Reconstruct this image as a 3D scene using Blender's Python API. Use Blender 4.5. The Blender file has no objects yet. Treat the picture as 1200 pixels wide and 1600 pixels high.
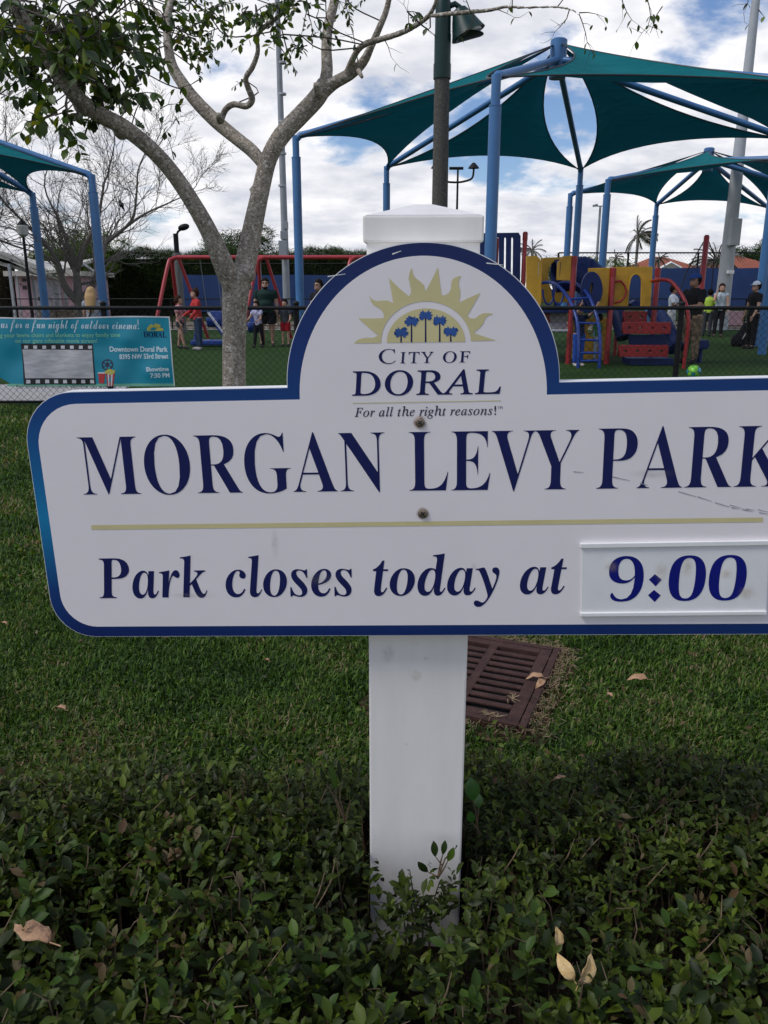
import bpy, bmesh, math, random
import numpy as np
from mathutils import Vector, Matrix, Euler
from mathutils.geometry import tessellate_polygon
R = math.radians
random.seed(7)
rng = np.random.default_rng(11)
SC = bpy.context.scene
COL = SC.collection

# ------------------------------------------------------------------ camera
CAM_Z = 1.45
PITCH = R(15.6)
FPX = 1250.0
cam_d = bpy.data.cameras.new('camera')
cam_d.sensor_fit = 'VERTICAL'
cam_d.sensor_height = 32.0
cam_d.sensor_width = 24.0
cam_d.lens = 25.0
cam_d.clip_start = 0.05
cam_d.clip_end = 2000.0
cam = bpy.data.objects.new('camera', cam_d)
COL.objects.link(cam)
cam.location = (0, 0, CAM_Z)
cam.rotation_euler = (R(90) - PITCH, 0, 0)
SC.camera = cam

# ------------------------------------------------------------------ world, sun, exposure
SUN_EL, SUN_AZ = R(52), R(-112)        # azimuth measured from +Y towards +X: high on the left, veiled by cloud
world = bpy.data.worlds.new('World')
SC.world = world
world.use_nodes = True
nt = world.node_tree
nt.nodes.clear()
N = nt.nodes.new
L = nt.links.new
out = N('ShaderNodeOutputWorld')
bg = N('ShaderNodeBackground')
bg.inputs['Strength'].default_value = 0.1
sky = N('ShaderNodeTexSky')
sky.sky_type = 'NISHITA'
sky.sun_disc = False
sky.sun_elevation = SUN_EL
sky.sun_rotation = SUN_AZ
sky.air_density = 1.0
sky.dust_density = 0.6
sky.ozone_density = 1.5
tc = N('ShaderNodeTexCoord')
sep = N('ShaderNodeSeparateXYZ')
L(tc.outputs['Generated'], sep.inputs[0])
def mth(op, a, b=None, c=None, tree=nt):
    n = tree.nodes.new('ShaderNodeMath'); n.operation = op
    for i, v in enumerate((a, b, c)):
        if v is None: continue
        if isinstance(v, (int, float)): n.inputs[i].default_value = v
        else: tree.links.new(v, n.inputs[i])
    return n.outputs[0]
zc = mth('MAXIMUM', sep.outputs[2], 0.0)
den = mth('ADD', zc, 0.30)
u = mth('DIVIDE', sep.outputs[0], den)
v = mth('DIVIDE', sep.outputs[1], den)
cmb = N('ShaderNodeCombineXYZ')
L(u, cmb.inputs[0]); L(v, cmb.inputs[1])
cmb.inputs[2].default_value = 3.7
nz = N('ShaderNodeTexNoise')
nz.inputs['Scale'].default_value = 2.3
nz.inputs['Detail'].default_value = 9
nz.inputs['Roughness'].default_value = 0.56
nz.inputs['Distortion'].default_value = 0.1
L(cmb.outputs[0], nz.inputs['Vector'])
# more cloud low down
hz = N('ShaderNodeMapRange')
hz.inputs['From Min'].default_value = 0.0
hz.inputs['From Max'].default_value = 0.42
hz.inputs['To Min'].default_value = 0.17
hz.inputs['To Max'].default_value = -0.035
L(zc, hz.inputs['Value'])
cov = mth('ADD', nz.outputs['Fac'], hz.outputs[0])
cr = N('ShaderNodeMapRange')
cr.interpolation_type = 'SMOOTHSTEP'
cr.inputs['From Min'].default_value = 0.455
cr.inputs['From Max'].default_value = 0.56
L(cov, cr.inputs['Value'])
# grey undersides
nz2 = N('ShaderNodeTexNoise')
nz2.inputs['Scale'].default_value = 5.0
nz2.inputs['Detail'].default_value = 7
nz2.inputs['Roughness'].default_value = 0.55
cmb2 = N('ShaderNodeCombineXYZ')
L(u, cmb2.inputs[0]); L(mth('MULTIPLY', v, 1.3), cmb2.inputs[1])
cmb2.inputs[2].default_value = 9.1
L(cmb2.outputs[0], nz2.inputs['Vector'])
ccol = N('ShaderNodeValToRGB')
ccol.color_ramp.elements[0].position = 0.34
ccol.color_ramp.elements[0].color = (5.0, 5.15, 5.7, 1)
ccol.color_ramp.elements[1].position = 0.66
ccol.color_ramp.elements[1].color = (8.1, 8.0, 8.1, 1)
L(nz2.outputs['Fac'], ccol.inputs['Fac'])
skm = N('ShaderNodeMix'); skm.data_type = 'RGBA'; skm.blend_type = 'MULTIPLY'
skm.inputs[0].default_value = 1.0
L(sky.outputs[0], skm.inputs[6]); skm.inputs[7].default_value = (0.66, 0.74, 0.90, 1)
mx = N('ShaderNodeMix'); mx.data_type = 'RGBA'
L(cr.outputs[0], mx.inputs[0]); L(skm.outputs[2], mx.inputs[6]); L(ccol.outputs['Color'], mx.inputs[7])
L(mx.outputs[2], bg.inputs['Color'])
L(bg.outputs[0], out.inputs[0])

sun_d = bpy.data.lights.new('sun', 'SUN')
sun_d.energy = 1.5
sun_d.angle = R(16)
sun_d.color = (1.0, 0.96, 0.9)
sun = bpy.data.objects.new('sun', sun_d)
COL.objects.link(sun)
sdir = Vector((math.sin(SUN_AZ) * math.cos(SUN_EL), math.cos(SUN_AZ) * math.cos(SUN_EL), math.sin(SUN_EL)))
sun.rotation_euler = sdir.to_track_quat('Z', 'Y').to_euler()
sun.location = sdir * 50
vs = SC.view_settings
vs.view_transform = 'Standard'
vs.look = 'None'
vs.exposure = 0.47
vs.gamma = 1.0
vs.use_curve_mapping = False

# ------------------------------------------------------------------ picking places in the world
FW = Vector((0, math.cos(PITCH), -math.sin(PITCH)))
UPV = Vector((0, math.sin(PITCH), math.cos(PITCH)))
CP = Vector((0, 0, CAM_Z))
def ray(px, py):
    return FW * FPX + Vector((1, 0, 0)) * (px - 600) + UPV * (800 - py)
def AT(px, py, Y):
    d = ray(px, py)
    return CP + d * (Y / d.y)
def G(px, py, z=0.0):
    d = ray(px, py)
    return CP + d * ((z - CAM_Z) / d.z)
def mpp(p):                                   # metres per photo pixel at a point
    return (Vector(p) - CP).dot(FW) / FPX

# ------------------------------------------------------------------ tagging
def tag(o, label=None, cat=None, group=None, kind=None):
    if label: o['label'] = label
    if cat: o['category'] = cat
    if group: o['group'] = group
    if kind: o['kind'] = kind
    return o
def thing(name, loc, label, cat, group=None):
    o = bpy.data.objects.new(name, None)
    COL.objects.link(o)
    o.location = loc
    o.empty_display_size = 0.1
    return tag(o, label, cat, group)

# ------------------------------------------------------------------ materials
def mat(name, col, rough=0.6, var=0.12, scale=8.0, bump=0.0, bscale=None, metal=0.0, col2=None, spec=0.5, coat=0.0, stretch=None, objrand=0.0):
    m = bpy.data.materials.new(name)
    m.use_nodes = True
    t = m.node_tree
    b = t.nodes['Principled BSDF']
    b.inputs['Roughness'].default_value = rough
    b.inputs['Metallic'].default_value = metal
    b.inputs['Specular IOR Level'].default_value = spec
    b.inputs['Coat Weight'].default_value = coat
    g = t.nodes.new('ShaderNodeNewGeometry')
    src = g.outputs['Position']
    if stretch:
        mp = t.nodes.new('ShaderNodeMapping'); mp.inputs['Scale'].default_value = stretch
        t.links.new(src, mp.inputs['Vector']); src = mp.outputs[0]
    n = t.nodes.new('ShaderNodeTexNoise')
    n.inputs['Scale'].default_value = scale
    n.inputs['Detail'].default_value = 6
    n.inputs['Roughness'].default_value = 0.62
    t.links.new(src, n.inputs['Vector'])
    r = t.nodes.new('ShaderNodeValToRGB')
    c2 = col2 if col2 else tuple(min(1, x * (1 + var)) for x in col)
    c1 = col if col2 else tuple(x * (1 - var) for x in col)
    r.color_ramp.elements[0].position = 0.32
    r.color_ramp.elements[1].position = 0.68
    r.color_ramp.elements[0].color = (*c1, 1)
    r.color_ramp.elements[1].color = (*c2, 1)
    t.links.new(n.outputs['Fac'], r.inputs['Fac'])
    last = r.outputs['Color']
    if objrand:
        oi = t.nodes.new('ShaderNodeObjectInfo')
        mr = t.nodes.new('ShaderNodeMapRange')
        mr.inputs['To Min'].default_value = 1 - objrand
        mr.inputs['To Max'].default_value = 1 + objrand
        t.links.new(oi.outputs['Random'], mr.inputs['Value'])
        mm = t.nodes.new('ShaderNodeVectorMath'); mm.operation = 'SCALE'
        t.links.new(last, mm.inputs[0]); t.links.new(mr.outputs[0], mm.inputs['Scale'])
        last = mm.outputs[0]
    t.links.new(last, b.inputs['Base Color'])
    if bump:
        n2 = t.nodes.new('ShaderNodeTexNoise')
        n2.inputs['Scale'].default_value = bscale or scale * 5
        n2.inputs['Detail'].default_value = 5
        t.links.new(src, n2.inputs['Vector'])
        bp = t.nodes.new('ShaderNodeBump')
        bp.inputs['Strength'].default_value = bump
        bp.inputs['Distance'].default_value = 0.02
        t.links.new(n2.outputs['Fac'], bp.inputs['Height'])
        t.links.new(bp.outputs[0], b.inputs['Normal'])
    return m

def leaf_mat(name, stops, rough=0.4, transl=0.25, use_object=False, spec=0.5, patch=0.0, pscale=2.0):
    m = bpy.data.materials.new(name)
    m.use_nodes = True
    t = m.node_tree
    b = t.nodes['Principled BSDF']
    b.inputs['Roughness'].default_value = rough
    b.inputs['Specular IOR Level'].default_value = spec
    if use_object:
        a = t.nodes.new('ShaderNodeObjectInfo'); src = a.outputs['Random']
    else:
        a = t.nodes.new('ShaderNodeAttribute'); a.attribute_name = 'rnd'; src = a.outputs['Fac']
    if patch:
        g = t.nodes.new('ShaderNodeNewGeometry')
        n = t.nodes.new('ShaderNodeTexNoise'); n.inputs['Scale'].default_value = pscale; n.inputs['Detail'].default_value = 3
        t.links.new(g.outputs['Position'], n.inputs['Vector'])
        mr = t.nodes.new('ShaderNodeMapRange')
        mr.inputs['From Min'].default_value = 0.35; mr.inputs['From Max'].default_value = 0.65
        mr.inputs['To Min'].default_value = -patch; mr.inputs['To Max'].default_value = patch
        t.links.new(n.outputs['Fac'], mr.inputs['Value'])
        src = mth('ADD', src, mr.outputs[0], tree=t)
    r = t.nodes.new('ShaderNodeValToRGB')
    while len(r.color_ramp.elements) < len(stops): r.color_ramp.elements.new(0.5)
    for e, (p, c) in zip(r.color_ramp.elements, stops):
        e.position = p; e.color = (*c, 1)
    t.links.new(src, r.inputs['Fac'])
    t.links.new(r.outputs['Color'], b.inputs['Base Color'])
    if transl:
        tr = t.nodes.new('ShaderNodeBsdfTranslucent')
        sc_ = t.nodes.new('ShaderNodeMix'); sc_.data_type = 'RGBA'; sc_.blend_type = 'MULTIPLY'; sc_.inputs[0].default_value = 1
        t.links.new(r.outputs['Color'], sc_.inputs[6]); sc_.inputs[7].default_value = (1.6, 1.5, 0.5, 1)
        t.links.new(sc_.outputs[2], tr.inputs['Color'])
        ms = t.nodes.new('ShaderNodeMixShader'); ms.inputs[0].default_value = transl
        t.links.new(b.outputs[0], ms.inputs[1]); t.links.new(tr.outputs[0], ms.inputs[2])
        t.links.new(ms.outputs[0], t.nodes['Material Output'].inputs['Surface'])
    return m

M = {}
M['white_vinyl'] = mat('white_vinyl', (0.77, 0.735, 0.695), 0.4, 0, 5, 0.02, 60, col2=(0.84, 0.81, 0.77), stretch=(3, 3, .5))
M['white_edge'] = mat('white_edge', (0.78, 0.78, 0.77), 0.5, 0.03, 10)
M['sign_white'] = mat('sign_white', (0.79, 0.745, 0.755), 0.45, 0.018, 5, 0.015, 40)
M['plate'] = mat('plate', (0.76, 0.76, 0.76), 0.4, 0.04, 12)
M['navy_print'] = mat('navy_print', (0.010, 0.014, 0.085), 0.5, 0.1, 20, spec=0.15)
M['time_print'] = mat('time_print', (0.006, 0.010, 0.17), 0.4, 0.1, 20, spec=0.2)
M['dark_print'] = mat('dark_print', (0.02, 0.022, 0.06), 0.5, 0.1, 20)
M['gold_print'] = mat('gold_print', (0.60, 0.53, 0.27), 0.5, 0.05, 14)
M['palm_print'] = mat('palm_print', (0.012, 0.075, 0.30), 0.5, 0.1, 30)
M['dirt'] = mat('dirt', (0.26, 0.21, 0.17), 0.9, 0.3, 40)
M['scratch'] = mat('scratch', (0.30, 0.30, 0.34), 0.7, 0.3, 60)
M['stain'] = mat('stain', (0.52, 0.44, 0.30), 0.6, 0.1, 30)
M['screw'] = mat('screw', (0.25, 0.2, 0.15), 0.45, 0.4, 150, metal=0.7)
M['black'] = mat('black', (0.012, 0.012, 0.013), 0.5, 0.2, 20)
M['blue_steel'] = mat('blue_steel', (0.040, 0.145, 0.33), 0.4, 0.08, 2.5, 0.02)
M['blue_play'] = mat('blue_play', (0.008, 0.022, 0.10), 0.5, 0.12, 3, spec=0.25)
M['blue_rail'] = mat('blue_rail', (0.012, 0.045, 0.24), 0.35, 0.12, 3)
M['yellow_play'] = mat('yellow_play', (0.50, 0.27, 0.014), 0.5, 0.16, 5)
M['red_play'] = mat('red_play', (0.27, 0.012, 0.014), 0.4, 0.12, 3)
M['red_swing'] = mat('red_swing', (0.36, 0.030, 0.035), 0.4, 0.12, 3)
M['grey_perf'] = mat('grey_perf', (0.33, 0.31, 0.33), 0.6, 0.35, 60)
M['concrete_pole'] = mat('concrete_pole', (0.075, 0.070, 0.062), 0.9, 0.5, 55, 0.35, 160)
M['green_metal'] = mat('green_metal', (0.005, 0.028, 0.025), 0.4, 0.15, 6, spec=0.3)
M['grey_metal'] = mat('grey_metal', (0.24, 0.26, 0.28), 0.5, 0.12, 2)
M['light_metal'] = mat('light_metal', (0.36, 0.38, 0.40), 0.55, 0.08, 2)
M['fence_black'] = mat('fence_black', (0.010, 0.011, 0.012), 0.55, 0.2, 8, spec=0.2)
M['windscreen'] = mat('windscreen', (0.016, 0.045, 0.145), 0.85, 0.16, 1.2)
M['turf'] = mat('turf', (0.017, 0.046, 0.008), 0.95, 0.0, 1.6, 0.25, 220, col2=(0.028, 0.060, 0.014), spec=0.1)
M['lawn_base'] = mat('lawn_base', (0.012, 0.026, 0.005), 0.95, 0, 5, 0.5, 90, col2=(0.034, 0.055, 0.011), spec=0.1)
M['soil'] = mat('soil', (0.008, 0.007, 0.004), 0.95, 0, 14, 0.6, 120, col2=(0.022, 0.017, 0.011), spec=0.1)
M['concrete'] = mat('concrete', (0.34, 0.33, 0.32), 0.9, 0.1, 6, 0.15, 90)
M['tan_path'] = mat('tan_path', (0.15, 0.12, 0.085), 0.95, 0.3, 3, 0.2, 50)
M['white_line'] = mat('white_line', (0.68, 0.70, 0.68), 0.8, 0.05, 10)
M['iron'] = mat('iron', (0.040, 0.020, 0.018), 0.75, 0, 22, 0.4, 140, col2=(0.072, 0.036, 0.030), spec=0.2)
M['pit_shade'] = mat('pit_shade', (0.010, 0.008, 0.007), 1.0, 0.3, 10)
M['straw'] = mat('straw', (0.26, 0.19, 0.11), 0.85, 0.25, 40)
M['dry_leaf'] = mat('dry_leaf', (0.30, 0.16, 0.085), 0.7, 0, 60, 0.3, 200, col2=(0.46, 0.28, 0.16))
M['yellow_leaf'] = mat('yellow_leaf', (0.50, 0.33, 0.12), 0.6, 0, 60, 0.2, 200, col2=(0.62, 0.46, 0.24))
M['pink_wall'] = mat('pink_wall', (0.48, 0.31, 0.34), 0.9, 0.06, 2)
M['cream'] = mat('cream', (0.5, 0.47, 0.4), 0.9, 0.06, 2)
M['roof_tile'] = mat('roof_tile', (0.28, 0.075, 0.035), 0.85, 0.25, 3)
M['sail'] = mat('sail', (0.52, 0.50, 0.45), 0.8, 0.06, 2)
M['stone'] = mat('stone', (0.25, 0.20, 0.14), 0.9, 0.35, 6, 0.4, 30)
M['bare_bark'] = mat('bare_bark', (0.14, 0.125, 0.11), 0.9, 0.3, 14, 0.3)
M['banner_teal'] = mat('banner_teal', (0.002, 0.23, 0.33), 0.4, 0.06, 3)
M['banner_green'] = mat('banner_green', (0.16, 0.42, 0.30), 0.5, 0.05, 5)
M['banner_white'] = mat('banner_white', (0.60, 0.61, 0.64), 0.5, 0.03, 8)
M['banner_screen'] = mat('banner_screen', (0.34, 0.34, 0.36), 0.6, 0, 5, col2=(0.56, 0.56, 0.58), stretch=(1.2, 1, 6))
M['banner_text'] = mat('banner_text', (0.55, 0.68, 0.74), 0.5, 0.03, 8)
M['banner_text_green'] = mat('banner_text_green', (0.22, 0.55, 0.34), 0.5, 0.03, 8)
M['banner_gold'] = mat('banner_gold', (0.45, 0.42, 0.08), 0.5, 0.05, 8)
M['cup_red'] = mat('cup_red', (0.42, 0.03, 0.03), 0.5, 0.05, 8)
M['glass_lamp'] = mat('glass_lamp', (0.5, 0.5, 0.48), 0.2, 0.05, 8)

def fabric_mat():
    m = bpy.data.materials.new('shade_fabric'); m.use_nodes = True
    t = m.node_tree; b = t.nodes['Principled BSDF']
    g = t.nodes.new('ShaderNodeNewGeometry')
    n = t.nodes.new('ShaderNodeTexNoise'); n.inputs['Scale'].default_value = 1.2; n.inputs['Detail'].default_value = 4
    mp = t.nodes.new('ShaderNodeMapping'); mp.inputs['Scale'].default_value = (1, 1, 5)
    t.links.new(g.outputs['Position'], mp.inputs[0]); t.links.new(mp.outputs[0], n.inputs['Vector'])
    r = t.nodes.new('ShaderNodeValToRGB')
    r.color_ramp.elements[0].position = 0.3; r.color_ramp.elements[0].color = (0.006, 0.150, 0.175, 1)
    r.color_ramp.elements[1].position = 0.7; r.color_ramp.elements[1].color = (0.010, 0.190, 0.210, 1)
    t.links.new(n.outputs['Fac'], r.inputs[0]); t.links.new(r.outputs[0], b.inputs['Base Color'])
    b.inputs['Roughness'].default_value = 0.85; b.inputs['Specular IOR Level'].default_value = 0.15
    wv = t.nodes.new('ShaderNodeTexNoise'); wv.inputs['Scale'].default_value = 2.2; wv.inputs['Detail'].default_value = 2
    t.links.new(mp.outputs[0], wv.inputs['Vector'])
    bp = t.nodes.new('ShaderNodeBump'); bp.inputs['Strength'].default_value = 0.5; bp.inputs['Distance'].default_value = 0.12
    t.links.new(wv.outputs['Fac'], bp.inputs['Height']); t.links.new(bp.outputs[0], b.inputs['Normal'])
    tr = t.nodes.new('ShaderNodeBsdfTranslucent'); tr.inputs['Color'].default_value = (0.004, 0.055, 0.085, 1)
    ms = t.nodes.new('ShaderNodeMixShader'); ms.inputs[0].default_value = 0.30
    t.links.new(b.outputs[0], ms.inputs[1]); t.links.new(tr.outputs[0], ms.inputs[2])
    t.links.new(ms.outputs[0], t.nodes['Material Output'].inputs['Surface'])
    return m
M['fabric'] = fabric_mat()

def bark_mat():
    m = bpy.data.materials.new('spotted_bark'); m.use_nodes = True
    t = m.node_tree; b = t.nodes['Principled BSDF']; b.inputs['Roughness'].default_value = 0.9
    g = t.nodes.new('ShaderNodeNewGeometry')
    def noise(s, d=5, st=None):
        n = t.nodes.new('ShaderNodeTexNoise'); n.inputs['Scale'].default_value = s; n.inputs['Detail'].default_value = d
        n.inputs['Roughness'].default_value = 0.65
        mp = t.nodes.new('ShaderNodeMapping'); mp.inputs['Scale'].default_value = st or (1, 1, 1)
        t.links.new(g.outputs['Position'], mp.inputs[0]); t.links.new(mp.outputs[0], n.inputs['Vector'])
        return n.outputs['Fac']
    r = t.nodes.new('ShaderNodeValToRGB')
    e = r.color_ramp.elements
    e[0].position = 0.30; e[0].color = (0.19, 0.16, 0.125, 1)
    e[1].position = 0.72; e[1].color = (0.44, 0.385, 0.31, 1)
    t.links.new(noise(7, 6), r.inputs[0])
    # dark pores
    r2 = t.nodes.new('ShaderNodeValToRGB'); e = r2.color_ramp.elements
    e[0].position = 0.40; e[0].color = (0.22, 0.20, 0.19, 1); e[1].position = 0.52; e[1].color = (1, 1, 1, 1)
    t.links.new(noise(55, 4, (1, 1, 1.5)), r2.inputs[0])
    mu = t.nodes.new('ShaderNodeMix'); mu.data_type = 'RGBA'; mu.blend_type = 'MULTIPLY'; mu.inputs[0].default_value = 0.75
    t.links.new(r.outputs[0], mu.inputs[6]); t.links.new(r2.outputs[0], mu.inputs[7])
    # pale lichen flecks
    r3 = t.nodes.new('ShaderNodeValToRGB'); e = r3.color_ramp.elements
    e[0].position = 0.56; e[0].color = (0, 0, 0, 1); e[1].position = 0.62; e[1].color = (1, 1, 1, 1)
    t.links.new(noise(38, 3), r3.inputs[0])
    m2 = t.nodes.new('ShaderNodeMix'); m2.data_type = 'RGBA'
    t.links.new(mth('MULTIPLY', r3.outputs[0], 0.75, tree=t), m2.inputs[0])
    t.links.new(mu.outputs[2], m2.inputs[6]); m2.inputs[7].default_value = (0.58, 0.55, 0.50, 1)
    t.links.new(m2.outputs[2], b.inputs['Base Color'])
    bp = t.nodes.new('ShaderNodeBump'); bp.inputs['Strength'].default_value = 0.6; bp.inputs['Distance'].default_value = 0.012
    t.links.new(noise(40, 6, (1, 1, 1.5)), bp.inputs['Height'])
    t.links.new(bp.outputs[0], b.inputs['Normal'])
    return m
M['bark'] = bark_mat()

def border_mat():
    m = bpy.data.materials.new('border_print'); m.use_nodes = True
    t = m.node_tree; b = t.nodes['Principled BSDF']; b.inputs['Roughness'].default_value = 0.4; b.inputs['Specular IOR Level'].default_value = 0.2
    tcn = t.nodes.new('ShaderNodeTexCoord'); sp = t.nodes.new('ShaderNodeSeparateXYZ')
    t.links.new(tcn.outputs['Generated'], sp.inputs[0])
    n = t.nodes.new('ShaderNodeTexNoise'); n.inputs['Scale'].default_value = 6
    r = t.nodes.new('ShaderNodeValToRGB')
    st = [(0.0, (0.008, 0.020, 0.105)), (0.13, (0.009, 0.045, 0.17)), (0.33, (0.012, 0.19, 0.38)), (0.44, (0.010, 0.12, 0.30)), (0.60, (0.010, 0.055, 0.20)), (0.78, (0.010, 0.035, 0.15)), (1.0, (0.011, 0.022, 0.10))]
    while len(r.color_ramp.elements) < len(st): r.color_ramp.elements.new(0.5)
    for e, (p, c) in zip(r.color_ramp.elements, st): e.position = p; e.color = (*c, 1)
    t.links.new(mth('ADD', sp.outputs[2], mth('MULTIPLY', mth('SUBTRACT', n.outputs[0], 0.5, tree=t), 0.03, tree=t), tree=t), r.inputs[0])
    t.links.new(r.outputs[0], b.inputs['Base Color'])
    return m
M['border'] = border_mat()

GREENS_HEDGE = [(0.0, (0.011, 0.016, 0.002)), (0.30, (0.024, 0.038, 0.004)), (0.58, (0.047, 0.073, 0.006)), (0.80, (0.082, 0.120, 0.010)), (0.87, (0.075, 0.056, 0.020)), (0.94, (0.090, 0.048, 0.022)), (1.0, (0.12, 0.10, 0.05))]
GREENS_ONE = [(0.0, (0.008, 0.016, 0.003)), (0.4, (0.018, 0.036, 0.005)), (0.8, (0.034, 0.072, 0.008)), (1.0, (0.062, 0.110, 0.012))]
M['hedge_leaf'] = leaf_mat('hedge_leaf', GREENS_HEDGE, 0.5, 0.15, patch=0.14, spec=0.22)
M['hedge_leaf_one'] = leaf_mat('hedge_leaf_one', GREENS_ONE, 0.5, 0.15, use_object=True, spec=0.22)
GREENS_TREE = [(0.0, (0.015, 0.034, 0.007)), (0.50, (0.042, 0.082, 0.013)), (0.80, (0.090, 0.150, 0.020)), (0.93, (0.13, 0.17, 0.020)), (1.0, (0.20, 0.17, 0.02))]
M['tree_leaf'] = leaf_mat('tree_leaf', GREENS_TREE, 0.5, 0.28)
M['tree_leaf_one'] = leaf_mat('tree_leaf_one', GREENS_TREE, 0.5, 0.28, use_object=True)
M['grass'] = leaf_mat('grass', [(0.0, (0.012, 0.030, 0.003)), (0.35, (0.032, 0.076, 0.007)), (0.7, (0.068, 0.142, 0.012)), (0.90, (0.120, 0.200, 0.026)), (0.96, (0.16, 0.16, 0.055)), (1.0, (0.24, 0.19, 0.10))], 0.6, 0.22, patch=0.25, pscale=1.6, spec=0.3)
M['far_leaf'] = leaf_mat('far_leaf', [(0.0, (0.008, 0.020, 0.005)), (0.6, (0.026, 0.055, 0.010)), (1.0, (0.070, 0.115, 0.020))], 0.7, 0.12, spec=0.2)
M['far_leaf_light'] = leaf_mat('far_leaf_light', [(0.0, (0.026, 0.055, 0.008)), (0.6, (0.065, 0.115, 0.016)), (1.0, (0.13, 0.19, 0.03))], 0.7, 0.2, spec=0.2)
M['palm_leaf'] = leaf_mat('palm_leaf', [(0.0, (0.010, 0.022, 0.010)), (1.0, (0.040, 0.065, 0.022))], 0.6, 0.1, spec=0.3)

# ------------------------------------------------------------------ mesh helper
def frame_from(d):
    d = d.normalized()
    a = Vector((0, 0, 1)) if abs(d.z) < 0.9 else Vector((1, 0, 0))
    x = d.cross(a).normalized()
    return x, x.cross(d).normalized() * -1

def catmull(pts, n=6):
    pts = [Vector(p) for p in pts]
    if len(pts) < 3: return pts
    P = [pts[0] * 2 - pts[1]] + pts + [pts[-1] * 2 - pts[-2]]
    o = []
    for i in range(1, len(P) - 2):
        for k in range(n):
            t = k / n
            p0, p1, p2, p3 = P[i - 1], P[i], P[i + 1], P[i + 2]
            o.append(0.5 * ((2 * p1) + (p2 - p0) * t + (2 * p0 - 5 * p1 + 4 * p2 - p3) * t * t + (3 * p1 - p0 - 3 * p2 + p3) * t ** 3))
    o.append(pts[-1])
    return o
def interp(vals, n=6):
    o = []
    for i in range(len(vals) - 1):
        for k in range(n): o.append(vals[i] + (vals[i + 1] - vals[i]) * k / n)
    o.append(vals[-1]); return o

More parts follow.
